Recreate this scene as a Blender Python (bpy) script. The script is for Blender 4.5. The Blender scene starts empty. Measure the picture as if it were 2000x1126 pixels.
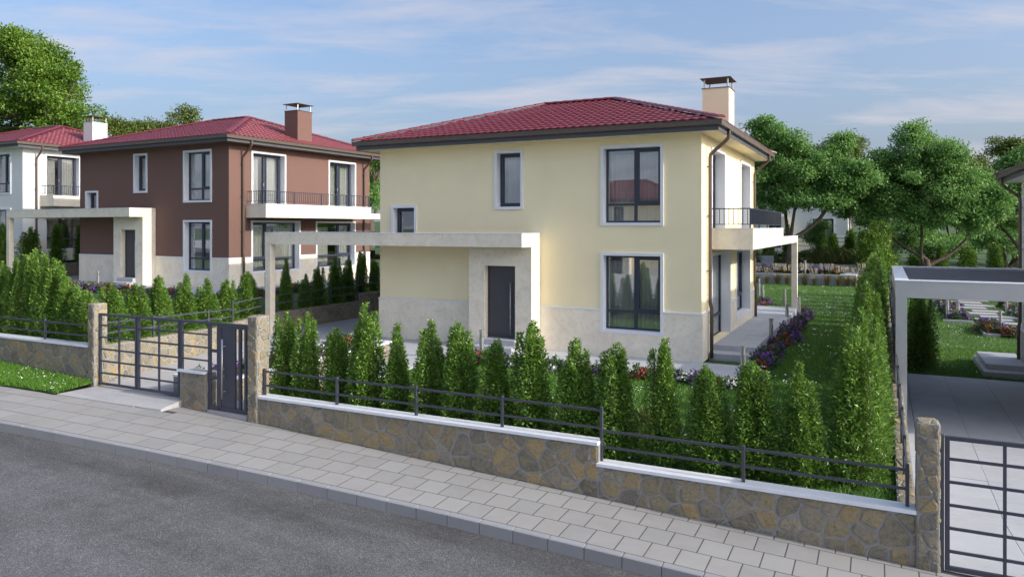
import bpy, math, random
import numpy as np
from mathutils import Vector, Matrix

SC = bpy.context.scene
COL = SC.collection
R = math.radians
rng = random.Random(7)
nrg = np.random.default_rng(11)

# ---------------------------------------------------------------- camera, sky, sun, exposure
cam_d = bpy.data.cameras.new('camera')
cam = bpy.data.objects.new('camera', cam_d)
COL.objects.link(cam)
cam.location = (4.327, -19.97, 3.596)
cam.rotation_euler = (R(90), 0, 0.463)
cam_d.sensor_width = 36
cam_d.lens = 1452.5 / 2000 * 36
cam_d.shift_y = -(563 - 443.6) / 2000
cam_d.clip_end = 2000
SC.camera = cam

SUN_EL, SUN_AZ = R(26), R(0.4)          # azimuth: from +X towards +Y
world = bpy.data.worlds.new('World')
SC.world = world
world.use_nodes = True
wn = world.node_tree.nodes
wl = world.node_tree.links
wn.clear()
w_out = wn.new('ShaderNodeOutputWorld')
w_bg = wn.new('ShaderNodeBackground')
w_bg.inputs[1].default_value = 0.15
sky = wn.new('ShaderNodeTexSky')
sky.sky_type = 'NISHITA'
sky.sun_disc = False
sky.sun_elevation = SUN_EL
sky.sun_rotation = math.pi / 2 - SUN_AZ
sky.air_density = 1.0
sky.dust_density = 6
sky.ozone_density = 4.5
# thin streaky clouds: noise over the direction projected on a flat layer
tc = wn.new('ShaderNodeTexCoord')
sep = wn.new('ShaderNodeSeparateXYZ')
wl.new(tc.outputs['Generated'], sep.inputs[0])
def wmath(op, a, b=None, clamp=False):
    n = wn.new('ShaderNodeMath'); n.operation = op; n.use_clamp = clamp
    for i, v in enumerate((a, b)):
        if v is None: continue
        if isinstance(v, (int, float)): n.inputs[i].default_value = v
        else: wl.new(v, n.inputs[i])
    return n.outputs[0]
zz = wmath('MAXIMUM', sep.outputs[2], 0.0)
zd = wmath('ADD', zz, 0.12)
px_ = wmath('DIVIDE', sep.outputs[0], zd)
py_ = wmath('DIVIDE', sep.outputs[1], zd)
cmb = wn.new('ShaderNodeCombineXYZ')
wl.new(px_, cmb.inputs[0]); wl.new(py_, cmb.inputs[1])
mr = wn.new('ShaderNodeMapping')
mr.inputs['Rotation'].default_value = (0, 0, R(-26.5))
wl.new(cmb.outputs[0], mr.inputs[0])
mp = wn.new('ShaderNodeMapping')
mp.inputs['Scale'].default_value = (0.55, 1.35, 1)
mp.inputs['Location'].default_value = (5.3, 2.2, 0)
wl.new(mr.outputs[0], mp.inputs[0])
cn = wn.new('ShaderNodeTexNoise')
cn.inputs['Scale'].default_value = 1.7
cn.inputs['Detail'].default_value = 9
cn.inputs['Roughness'].default_value = 0.60
cn.inputs['Distortion'].default_value = 0.35
wl.new(mp.outputs[0], cn.inputs['Vector'])
cr = wn.new('ShaderNodeValToRGB')
cr.color_ramp.elements[0].position = 0.46
cr.color_ramp.elements[0].color = (0, 0, 0, 1)
cr.color_ramp.elements[1].position = 0.72
cr.color_ramp.elements[1].color = (1, 1, 1, 1)
wl.new(cn.outputs['Fac'], cr.inputs[0])
c_amt = wmath('MULTIPLY', cr.outputs[0], 0.75)
cmix = wn.new('ShaderNodeMix'); cmix.data_type = 'RGBA'
wl.new(c_amt, cmix.inputs['Factor'])
CLOUD = wn.new('ShaderNodeRGB')
CLOUD.outputs[0].default_value = (2.75, 2.62, 2.85, 1)
# pale haze towards the horizon, the same all round
hz = wmath('MULTIPLY', wmath('POWER', wmath('SUBTRACT', 1.0, zz, True), 3.0), 0.48)
hmix = wn.new('ShaderNodeMix'); hmix.data_type = 'RGBA'
wl.new(hz, hmix.inputs['Factor'])
wl.new(sky.outputs[0], hmix.inputs[6])
hmix.inputs[7].default_value = (2.1, 2.45, 3.15, 1)
wl.new(hmix.outputs[2], cmix.inputs[6])
wl.new(CLOUD.outputs[0], cmix.inputs[7])
wl.new(cmix.outputs[2], w_bg.inputs[0])
wl.new(w_bg.outputs[0], w_out.inputs[0])

sun_d = bpy.data.lights.new('sun', 'SUN')
sun_d.energy = 2.0
sun_d.angle = R(0.55)
sun_d.color = (1.0, 0.95, 0.87)
sun_o = bpy.data.objects.new('sun', sun_d)
COL.objects.link(sun_o)
sdir = Vector((math.cos(SUN_AZ) * math.cos(SUN_EL), math.sin(SUN_AZ) * math.cos(SUN_EL), math.sin(SUN_EL)))
sun_o.rotation_euler = sdir.to_track_quat('Z', 'Y').to_euler()
sun_o.location = (60, 10, 60)

vs = SC.view_settings
vs.view_transform = 'Standard'
vs.look = 'None'
vs.exposure = 0.82
vs.gamma = 1.0
vs.use_curve_mapping = False
SC.render.engine = 'CYCLES'
SC.cycles.use_denoising = True
SC.cycles.max_bounces = 8
SC.cycles.transparent_max_bounces = 16
SC.cycles.use_adaptive_sampling = True
SC.cycles.adaptive_threshold = 0.015
SC.cycles.sample_clamp_indirect = 8

# ---------------------------------------------------------------- materials
class NT:
    def __init__(s, name):
        s.m = bpy.data.materials.new(name)
        s.m.use_nodes = True
        s.t = s.m.node_tree
        s.n = s.t.nodes; s.l = s.t.links
        s.b = s.n['Principled BSDF']
        s.out = s.n['Material Output']
        s._c = None
    def new(s, kind, **kw):
        n = s.n.new('ShaderNode' + kind)
        for k, v in kw.items():
            if k in n.inputs.keys():
                s.set(n.inputs[k], v)
            else:
                setattr(n, k, v)
        return n
    def set(s, sock, v):
        if hasattr(v, 'node'): s.l.new(v, sock)
        else:
            if sock.type == 'RGBA' and len(v) == 3: v = (*v, 1)
            sock.default_value = v
    @property
    def co(s):
        if s._c is None: s._c = s.n.new('ShaderNodeTexCoord')
        return s._c.outputs['Object']
    def noise(s, scale, detail=4, rough=.55, vec=None, dist=0.0, out='Fac'):
        return s.new('TexNoise', Vector=vec or s.co, Scale=scale, Detail=detail, Roughness=rough, Distortion=dist).outputs[out]
    def ramp(s, fac, stops):
        r = s.new('ValToRGB', Fac=fac)
        e = r.color_ramp.elements
        while len(e) < len(stops): e.new(.5)
        for el, (p, c) in zip(e, stops):
            el.position = p
            el.color = (*c, 1) if not isinstance(c, (int, float)) else (c, c, c, 1)
        return r.outputs[0]
    def mix(s, f, a, b, blend='MIX'):
        n = s.n.new('ShaderNodeMix'); n.data_type = 'RGBA'; n.blend_type = blend
        s.set(n.inputs[0], f); s.set(n.inputs[6], a); s.set(n.inputs[7], b)
        return n.outputs[2]
    def math(s, op, a, b=0.0):
        n = s.n.new('ShaderNodeMath'); n.operation = op
        s.set(n.inputs[0], a); s.set(n.inputs[1], b)
        return n.outputs[0]
    def bump(s, h, strength=.3, dist=.01, normal=None):
        n = s.new('Bump', Height=h, Strength=strength, Distance=dist)
        if normal is not None: s.l.new(normal, n.inputs['Normal'])
        s.l.new(n.outputs[0], s.b.inputs['Normal'])
        return n.outputs[0]
    def base(s, c): s.set(s.b.inputs['Base Color'], c)
    def p(s, **kw):
        for k, v in kw.items(): s.set(s.b.inputs[k.replace('_', ' ')], v)
        return s

def hue(c, k): return tuple(min(1, x * k) for x in c)

def m_stucco(name, c):
    m = NT(name)
    big = m.noise(.8, 5, .6)
    fine = m.noise(60, 3, .6)
    col = m.ramp(big, [(.3, hue(c, .96)), (.7, hue(c, 1.02))])
    col = m.mix(m.ramp(fine, [(.35, 0.0), (.75, .10)]), col, hue(c, .72))
    m.base(col); m.p(Roughness=.93)
    m.bump(m.noise(110, 4, .65), .55, .006)
    return m.m

def m_travertine(name, c=(.84, .765, .63)):
    m = NT(name)
    a = m.noise(1.6, 7, .66, dist=.6)
    b = m.noise(9, 6, .7)
    sp = m.noise(70, 2, .5)
    col = m.ramp(a, [(.30, hue(c, .86)), (.5, c), (.72, hue(c, 1.10))])
    col = m.mix(m.ramp(b, [(.52, 0.0), (.72, .5)]), col, (.60, .48, .32))
    col = m.mix(m.ramp(sp, [(.62, 0.0), (.72, .45)]), col, (.42, .34, .24))
    m.base(col); m.p(Roughness=.72)
    m.bump(b, .12, .004)
    return m.m

def m_plain(name, c, rough=.6, metal=0.0, var=.06, scale=3, bump=0.0, bscale=60, spec=None):
    m = NT(name)
    a = m.noise(scale, 5, .6)
    m.base(m.ramp(a, [(.3, hue(c, 1 - var)), (.7, hue(c, 1 + var))]))
    m.p(Roughness=rough, Metallic=metal)
    if spec is not None: m.p(Specular_IOR_Level=spec)
    if bump: m.bump(m.noise(bscale, 4, .6), bump, .005)
    return m.m

def m_pieces(name, c, rnd=.1, rough=.8, warm=0.03, speck=.12, sscale=120, stain=(.25, .24, .22), stain_amt=.3, bump=.25):
    """slabs, kerb stones: each piece a slightly different tone, with stains and grain"""
    m = NT(name)
    r = m.new('ObjectInfo').outputs['Random']
    tone = m.ramp(r, [(0, tuple(x * (1 - rnd) for x in c)), (.5, (c[0] * (1 + warm), c[1], c[2] * (1 - warm))), (1, tuple(x * (1 + rnd) for x in c))])
    cloud = m.noise(2.1, 6, .62, dist=.3)
    tone = m.mix(m.ramp(cloud, [(.36, 0.0), (.72, .55)]), tone, hue(c, 1.18))
    st = m.noise(1.1, 7, .7)
    tone = m.mix(m.ramp(st, [(.52, 0.0), (.78, stain_amt)]), tone, stain)
    sp = m.noise(sscale, 3, .7)
    tone = m.mix(m.ramp(sp, [(.4, speck), (.6, 0.0)]), tone, hue(c, .45))
    m.base(tone)
    m.p(Roughness=m.ramp(cloud, [(.3, rough + .06), (.7, rough - .08)]))
    m.bump(sp, bump, .003)
    return m.m

def m_stone():
    m = NT('field_stone')
    r = m.new('ObjectInfo').outputs['Random']
    base = m.ramp(r, [(0, (.13, .125, .105)), (.14, (.24, .215, .155)), (.28, (.33, .27, .155)), (.42, (.165, .16, .14)),
                      (.56, (.255, .22, .15)), (.68, (.42, .30, .13)), (.74, (.19, .18, .155)), (.88, (.34, .30, .22)), (1, (.15, .15, .14))])
    oi = m.new('ObjectInfo').outputs['Random']
    vv = m.new('VectorMath', operation='ADD'); m.l.new(m.co, vv.inputs[0])
    cx = m.new('CombineXYZ'); m.l.new(m.math('MULTIPLY', oi, 37.0), cx.inputs[0]); m.l.new(m.math('MULTIPLY', oi, 91.0), cx.inputs[1]); m.l.new(cx.outputs[0], vv.inputs[1])
    n1 = m.noise(6, 8, .7, vec=vv.outputs[0], dist=1.6)
    n2 = m.noise(22, 7, .72, vec=vv.outputs[0])
    n3 = m.noise(70, 4, .7)
    col = m.mix(m.ramp(n1, [(.42, 0.0), (.60, .55)]), base, (.34, .275, .17))
    col = m.mix(m.ramp(n1, [(.28, .6), (.46, 0.0)]), col, (.14, .125, .105))
    col = m.mix(m.ramp(n2, [(.34, .5), (.52, 0.0)]), col, (.085, .075, .06))
    col = m.mix(m.ramp(n3, [(.56, 0.0), (.70, .45)]), col, (.40, .37, .31))
    m.base(col); m.p(Roughness=.9)
    h = m.math('ADD', m.math('MULTIPLY', n1, .8), m.math('MULTIPLY', n2, .6))
    m.bump(h, .9, .025)
    return m.m

def m_asphalt():
    m = NT('asphalt')
    a = m.noise(.45, 6, .6, dist=.6)
    b = m.noise(1.5, 7, .68)
    g = m.noise(48, 3, .6)
    v = m.new('TexVoronoi', Vector=m.co, Scale=60.0)
    v2 = m.new('TexVoronoi', Vector=m.co, Scale=95.0)
    base = m.ramp(a, [(.36, (.078, .076, .076)), (.5, (.095, .094, .095)), (.64, (.118, .119, .124))])
    base = m.mix(m.ramp(b, [(.42, 0.0), (.66, .55)]), base, (.15, .15, .153))
    base = m.mix(m.ramp(b, [(.30, .6), (.45, 0.0)]), base, (.06, .058, .056))
    at_ = m.new('Attribute', attribute_name='kerb_near').outputs['Fac']
    nk = m.math('ADD', at_, m.math('MULTIPLY', m.math('SUBTRACT', m.noise(1.1, 6, .65), .5), .9))
    base = m.mix(m.ramp(nk, [(.42, 0.0), (.60, .55)]), base, (.048, .046, .044))
    mpp = m.new('Mapping', Vector=m.co); mpp.inputs['Rotation'].default_value = (0, 0, -.06); mpp.inputs['Scale'].default_value = (.16, 1.6, 1)
    stk = m.noise(1.0, 5, .6, vec=mpp.outputs[0])
    base = m.mix(m.ramp(stk, [(.42, 0.0), (.62, .5)]), base, (.155, .155, .158))
    cell = m.ramp(v.outputs['Color'], [(0, .50), (.6, .98), (1, 1.9)])
    cell2 = m.ramp(v2.outputs['Color'], [(0, .55), (.7, 1.0), (1, 1.9)])
    base = m.mix(.75, base, cell, 'MULTIPLY')
    base = m.mix(.6, base, cell2, 'MULTIPLY')
    base = m.mix(m.ramp(g, [(.60, 0.0), (.74, .45)]), base, (.32, .32, .33))
    m.base(base)
    m.p(Roughness=m.ramp(b, [(.3, .92), (.7, .76)]))
    m.bump(m.math('ADD', g, m.math('MULTIPLY', v.outputs['Distance'], 1.3)), .5, .008)
    return m.m

def m_leaf(name, dark, mid, light, rough=.42, trans=.30, clump=1.0):
    m = NT(name)
    isl = m.new('NewGeometry').outputs['Random Per Island']
    cl = m.noise(clump, 3, .6)
    c1 = m.ramp(isl, [(0, dark), (.5, mid), (1, light)])
    c2 = m.mix(m.ramp(cl, [(.35, 0.0), (.7, .45)]), c1, light)
    r = m.new('ObjectInfo').outputs['Random']
    c3 = m.mix(m.ramp(r, [(0, 0.0), (1, .22)]), c2, mid)
    m.base(c3); m.p(Roughness=rough, Specular_IOR_Level=.45)
    tr = m.new('BsdfTranslucent')
    m.set(tr.inputs[0], m.mix(.5, c3, light))
    ms = m.new('MixShader'); ms.inputs[0].default_value = trans
    m.l.new(m.b.outputs[0], ms.inputs[1]); m.l.new(tr.outputs[0], ms.inputs[2])
    m.l.new(ms.outputs[0], m.out.inputs[0])
    return m.m

def m_glass():
    m = NT('window_glass')
    m.n.remove(m.b)
    tr = m.new('BsdfTransparent'); tr.inputs[0].default_value = (.95, .97, .97, 1)
    gl = m.new('BsdfGlossy'); gl.inputs['Roughness'].default_value = .015
    gl.inputs[0].default_value = (.95, .97, 1, 1)
    lw = m.new('LayerWeight'); lw.inputs['Blend'].default_value = .5
    k = m.math('ADD', m.math('MULTIPLY', m.math('POWER', lw.outputs['Facing'], 4.0), .75), .20)
    ms = m.new('MixShader')
    m.l.new(k, ms.inputs[0]); m.l.new(tr.outputs[0], ms.inputs[1]); m.l.new(gl.outputs[0], ms.inputs[2])
    m.l.new(ms.outputs[0], m.out.inputs[0])
    return m.m

def m_bark():
    m = NT('bark')
    mp_ = m.new('Mapping', Vector=m.co); mp_.inputs['Scale'].default_value = (9, 9, 1.6)
    a = m.noise(1.6, 7, .7, vec=mp_.outputs[0], dist=.8)
    m.base(m.ramp(a, [(.3, (.05, .038, .028)), (.55, (.14, .105, .078)), (.8, (.24, .19, .145))]))
    m.p(Roughness=.95); m.bump(a, .9, .03)
    return m.m

def m_soil(name, a, b):
    m = NT(name)
    n = m.noise(3, 8, .7); n2 = m.noise(40, 4, .7)
    c = m.ramp(n, [(.3, a), (.7, b)])
    m.base(m.mix(m.ramp(n2, [(.4, .5), (.65, 0.0)]), c, hue(a, .5)))
    m.p(Roughness=.98); m.bump(n2, .8, .02)
    return m.m

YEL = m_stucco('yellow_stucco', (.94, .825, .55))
BRN = m_stucco('brown_stucco', (.178, .100, .080))
WHT = m_stucco('white_stucco', (.74, .75, .73))
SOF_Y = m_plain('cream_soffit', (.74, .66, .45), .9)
TRAV = m_travertine('travertine')
TRIM = m_plain('white_trim', (.78, .80, .84), .55, var=.03)
CAPW = m_plain('white_coping', (.80, .82, .86), .45, var=.05, scale=5)
NAVY = m_plain('dark_frame', (.036, .044, .070), .42, var=.1)
GATE = m_plain('gate_paint', (.062, .066, .088), .5, var=.12, bump=.08, bscale=300)
GUTT = m_plain('brown_gutter', (.105, .075, .058), .38, var=.1)
SLATE = m_plain('slate_fascia', (.085, .085, .095), .5)
STEEL = m_plain('brushed_steel', (.50, .50, .50), .38, metal=.9, var=.1, scale=30)
DOOR = m_plain('entrance_door_paint', (.058, .060, .070), .45, var=.08, bump=.12, bscale=400)
CONC = m_plain('concrete', (.44, .455, .48), .85, var=.10, scale=2.2, bump=.2, bscale=40)
RENDER_ROUGH = m_plain('rough_render', (.46, .455, .45), .92, var=.05, bump=.9, bscale=16)
DECK = m_plain('dark_roof_deck', (.075, .07, .078), .75, var=.2, scale=8)
CURT = m_plain('curtain_cloth', (.46, .44, .41), .95, var=.08, scale=4)
ROOM = m_plain('room_plaster', (.70, .69, .67), .95)
MORTAR = m_plain('mortar', (.285, .283, .275), .95, var=.14, scale=9, bump=.8, bscale=45)
STONE = m_stone()
ASPH = m_asphalt()
SLAB = m_pieces('pavement_slab_concrete', (.30, .295, .285), .09, .85)
KERB = m_pieces('kerb_concrete', (.28, .285, .30), .06, .8, sscale=160)
GRAN = m_pieces('light_granite', (.43, .425, .43), .09, .8, speck=.4, sscale=220)
PAVE = m_pieces('house_paving_stone', (.43, .445, .47), .05, .78, speck=.16, sscale=90, stain_amt=.22)
GLASS = m_glass()
BARK = m_bark()
SOIL = m_soil('soil', (.05, .035, .022), (.10, .07, .045))
TURF = m_soil('turf_ground', (.032, .075, .014), (.055, .12, .022))
ROOF = NT('red_roof_metal')
_a = ROOF.noise(2.0, 5, .6); _r = ROOF.new('ObjectInfo').outputs['Random']
ROOF.base(ROOF.mix(ROOF.ramp(_r, [(0, 0.0), (1, .25)]), ROOF.ramp(_a, [(.3, (.155, .016, .022)), (.7, (.205, .024, .029))]), (.125, .012, .017)))
ROOF.p(Roughness=.45, Specular_IOR_Level=.6, Coat_Weight=.30, Coat_Roughness=.3)
ROOF = ROOF.m
LEAF_H = m_leaf('hedge_leaf', (.030, .085, .012), (.095, .215, .030), (.28, .44, .075), .30, .26, 2.2)
LEAF_T = m_leaf('tree_leaf', (.060, .15, .034), (.145, .315, .068), (.28, .47, .13), .45, .38, .5)
LEAF_L = m_leaf('yellow_green_leaf', (.055, .12, .014), (.13, .25, .028), (.26, .40, .055), .45, .34, .3)  # leaf of a brighter yellow-green colour
LEAF_O = m_leaf('olive_tree_leaf', (.05, .085, .014), (.115, .165, .028), (.22, .27, .055), .5, .26, .35)
LEAF_B = m_leaf('bush_leaf', (.06, .09, .022), (.13, .17, .042), (.25, .27, .08), .5, .26, 2)
GRASS = m_leaf('grass_blade', (.052, .145, .015), (.10, .25, .026), (.19, .36, .048), .5, .30, .8)
STRAW = m_leaf('straw_grass', (.12, .12, .035), (.22, .19, .07), (.42, .34, .18), .6, .3, 2)
PLUME = m_plain('grass_plume', (.62, .52, .38), .9)
FL_P = m_leaf('purple_petal', (.10, .018, .19), (.19, .035, .33), (.32, .09, .47), .6, .2, 6)
FL_R = m_leaf('red_petal', (.17, .022, .012), (.30, .045, .02), (.42, .10, .05), .6, .2, 6)
FL_W = m_leaf('white_petal', (.55, .55, .48), (.72, .72, .66), (.85, .85, .78), .6, .2, 6)
LEAF_F = m_leaf('flower_leaf', (0.025, 0.067, 0.017), (0.049, 0.119, 0.028), (0.098, 0.182, 0.056), .5, .25, 3)
DAISY = m_plain('daisy_petal', (.80, .80, .68), .7)
NETM = m_plain('green_net', (.03, .30, .10), .7)
# ---------------------------------------------------------------- building helpers
def mesh_np(name, V, F, mat, smooth=False):
    """V (n,3) and F (m,k) arrays with one face size -> mesh"""
    V = np.asarray(V, dtype=np.float32); F = np.asarray(F, dtype=np.int32)
    me = bpy.data.meshes.new(name)
    me.vertices.add(len(V)); me.vertices.foreach_set('co', V.ravel())
    k = F.shape[1]
    me.loops.add(F.size); me.loops.foreach_set('vertex_index', F.ravel())
    me.polygons.add(len(F))
    me.polygons.foreach_set('loop_start', np.arange(0, F.size, k, dtype=np.int32))
    me.polygons.foreach_set('loop_total', np.full(len(F), k, dtype=np.int32))
    if smooth: me.polygons.foreach_set('use_smooth', np.ones(len(F), dtype=bool))
    me.materials.append(mat)
    me.update(calc_edges=True)
    return me

def link(name, data, parent=None, mat=None):
    o = bpy.data.objects.new(name, data)
    COL.objects.link(o)
    if parent is not None: o.parent = parent
    return o

def tag(o, label=None, cat=None, group=None, kind=None):
    if label: o['label'] = label
    if cat: o['category'] = cat
    if group: o['group'] = group
    if kind: o['kind'] = kind
    return o

def thing(name, label, cat, loc=(0, 0, 0), rz=0.0, group=None):
    o = link(name, None)
    o.location = loc; o.rotation_euler = (0, 0, rz)
    o.empty_display_size = .2
    return tag(o, label, cat, group)

class MB:
    def __init__(s): s.v = []; s.f = []
    def add(s, V, F):
        b = len(s.v); s.v += [tuple(p) for p in V]; s.f += [tuple(i + b for i in f) for f in F]
        return s
    def box(s, x0, x1, y0, y1, z0, z1):
        return s.add([(x0, y0, z0), (x1, y0, z0), (x1, y1, z0), (x0, y1, z0), (x0, y0, z1), (x1, y0, z1), (x1, y1, z1), (x0, y1, z1)],
                     [(0, 3, 2, 1), (4, 5, 6, 7), (0, 1, 5, 4), (1, 2, 6, 5), (2, 3, 7, 6), (3, 0, 4, 7)])
    def cbox(s, x0, x1, y0, y1, z0, z1, c=.006):
        """box with chamfered upright and top edges"""
        c = min(c, (x1 - x0) * .3, (y1 - y0) * .3, (z1 - z0) * .3)
        V = []
        for (d, z) in ((0, z0), (0, z1 - c), (c, z1)):
            a, b, e, g = x0 + d, x1 - d, y0 + d, y1 - d
            V += [(a + c, e, z), (b - c, e, z), (b, e + c, z), (b, g - c, z), (b - c, g, z), (a + c, g, z), (a, g - c, z), (a, e + c, z)]
        F = [tuple(range(7, -1, -1)), tuple(range(16, 24))]
        for r in (0, 8):
            for i in range(8):
                j = (i + 1) % 8
                F.append((r + i, r + j, r + 8 + j, r + 8 + i))
        return s.add(V, F)
    def hexa(s, P):
        """8 corners: bottom ring then top ring"""
        return s.add(P, [(0, 3, 2, 1), (4, 5, 6, 7), (0, 1, 5, 4), (1, 2, 6, 5), (2, 3, 7, 6), (3, 0, 4, 7)])
    def tube(s, pts, r, n=10, caps=True):
        pts = [Vector(p) for p in pts]
        rr = r if isinstance(r, (list, tuple)) else [r] * len(pts)
        up = None; V = []
        for i, p in enumerate(pts):
            d = (pts[min(i + 1, len(pts) - 1)] - pts[max(i - 1, 0)])
            if d.length < 1e-9: d = Vector((0, 0, 1))
            d.normalize()
            if up is None:
                up = Vector((0, 0, 1)).cross(d)
                if up.length < .1: up = Vector((1, 0, 0)).cross(d)
                up.normalize()
            else:
                up = (up - d * up.dot(d))
                if up.length < 1e-6: up = d.orthogonal()
                up.normalize()
            w = d.cross(up)
            for k in range(n):
                a = 2 * math.pi * k / n
                V.append(p + (up * math.cos(a) + w * math.sin(a)) * rr[i])
        F = []
        for i in range(len(pts) - 1):
            for k in range(n):
                j = (k + 1) % n
                F.append((i * n + k, i * n + j, (i + 1) * n + j, (i + 1) * n + k))
        if caps:
            F.append(tuple(range(n - 1, -1, -1))); F.append(tuple((len(pts) - 1) * n + k for k in range(n)))
        return s.add(V, F)
    def lathe(s, prof, n=16, c=(0, 0)):
        V = []; F = []
        for (r, z) in prof:
            for k in range(n):
                a = 2 * math.pi * k / n
                V.append((c[0] + r * math.cos(a), c[1] + r * math.sin(a), z))
        for i in range(len(prof) - 1):
            for k in range(n):
                j = (k + 1) % n
                F.append((i * n + k, i * n + j, (i + 1) * n + j, (i + 1) * n + k))
        F.append(tuple(range(n - 1, -1, -1))); F.append(tuple((len(prof) - 1) * n + k for k in range(n)))
        return s.add(V, F)
    def mesh(s, name, mat, smooth=False):
        me = bpy.data.meshes.new(name)
        me.from_pydata(s.v, [], s.f)
        me.materials.append(mat)
        if smooth:
            me.polygons.foreach_set('use_smooth', np.ones(len(me.polygons), dtype=bool))
        me.update()
        return me
    def obj(s, name, mat, parent=None, smooth=False):
        return link(name, s.mesh(name, mat, smooth), parent)

def clip(poly, a, b, c):
    """keep a*x+b*y<=c"""
    out = []
    for i in range(len(poly)):
        p, q = poly[i], poly[(i + 1) % len(poly)]
        dp, dq = a * p[0] + b * p[1] - c, a * q[0] + b * q[1] - c
        if dp <= 0: out.append(p)
        if (dp < 0 < dq) or (dq < 0 < dp):
            t = dp / (dp - dq)
            out.append((p[0] + t * (q[0] - p[0]), p[1] + t * (q[1] - p[1])))
    return out

def area(poly):
    return .5 * sum(poly[i][0] * poly[(i + 1) % len(poly)][1] - poly[(i + 1) % len(poly)][0] * poly[i][1] for i in range(len(poly)))

def inset(poly, d):
    """inset a convex counter-clockwise polygon by d"""
    res = list(poly); n = len(poly)
    for i in range(n):
        p, q = poly[i], poly[(i + 1) % n]
        ex, ey = q[0] - p[0], q[1] - p[1]; L = math.hypot(ex, ey)
        if L < 1e-6: continue
        nx, ny = ey / L, -ex / L
        res = clip(res, nx, ny, nx * p[0] + ny * p[1] - d)
        if len(res) < 3: return []
    return res

def slab(poly, zf, mat, parent, name, thick=.05, gap=.004, ch=.005, jit=.0015):
    if area(poly) < 0: poly = poly[::-1]
    p1 = inset(poly, gap)
    if len(p1) < 3 or abs(area(p1)) < .004: return None
    p2 = inset(p1, ch)
    n = len(p1)
    dz = rng.uniform(-jit, jit); tx = rng.uniform(-jit, jit) * 2; ty = rng.uniform(-jit, jit) * 2
    cx = sum(p[0] for p in p1) / n; cy = sum(p[1] for p in p1) / n
    Z = lambda p: zf(*p) + dz + tx * (p[0] - cx) + ty * (p[1] - cy)
    V = [(x, y, zf(x, y) - thick) for x, y in p1] + [(x, y, Z((x, y)) - ch) for x, y in p1]
    F = [(i, (i + 1) % n, n + (i + 1) % n, n + i) for i in range(n)]
    if len(p2) == n:
        V += [(x, y, Z((x, y))) for x, y in p2]
        F += [(n + i, n + (i + 1) % n, 2 * n + (i + 1) % n, 2 * n + i) for i in range(n)]
        F.append(tuple(range(2 * n, 3 * n)))
    else:
        F.append(tuple(range(n, 2 * n)))
    m = MB(); m.add(V, F)
    return m.obj(name, mat, parent)

def slab_field(parent, poly, x0, dx, y0, dy, zf, mat, name, stagger=0.0, **kw):
    if area(poly) < 0: poly = poly[::-1]
    xs = [p[0] for p in poly]; ys = [p[1] for p in poly]
    j0 = math.floor((min(ys) - y0) / dy); j1 = math.ceil((max(ys) - y0) / dy)
    cnt = 0
    for j in range(j0, j1):
        off = (j % 2) * stagger
        i0 = math.floor((min(xs) - x0 - off) / dx); i1 = math.ceil((max(xs) - x0 - off) / dx)
        for i in range(i0, i1):
            a, b = x0 + off + i * dx, y0 + j * dy
            c = [(a, b), (a + dx, b), (a + dx, b + dy), (a, b + dy)]
            for k in range(len(poly)):
                p, q = poly[k], poly[(k + 1) % len(poly)]
                ex, ey = q[0] - p[0], q[1] - p[1]
                c = clip(c, ey, -ex, ey * p[0] - ex * p[1])
                if len(c) < 3: break
            if len(c) >= 3 and abs(area(c)) > .01:
                if slab(c, zf, mat, parent, name, **kw): cnt += 1
    return cnt

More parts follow.
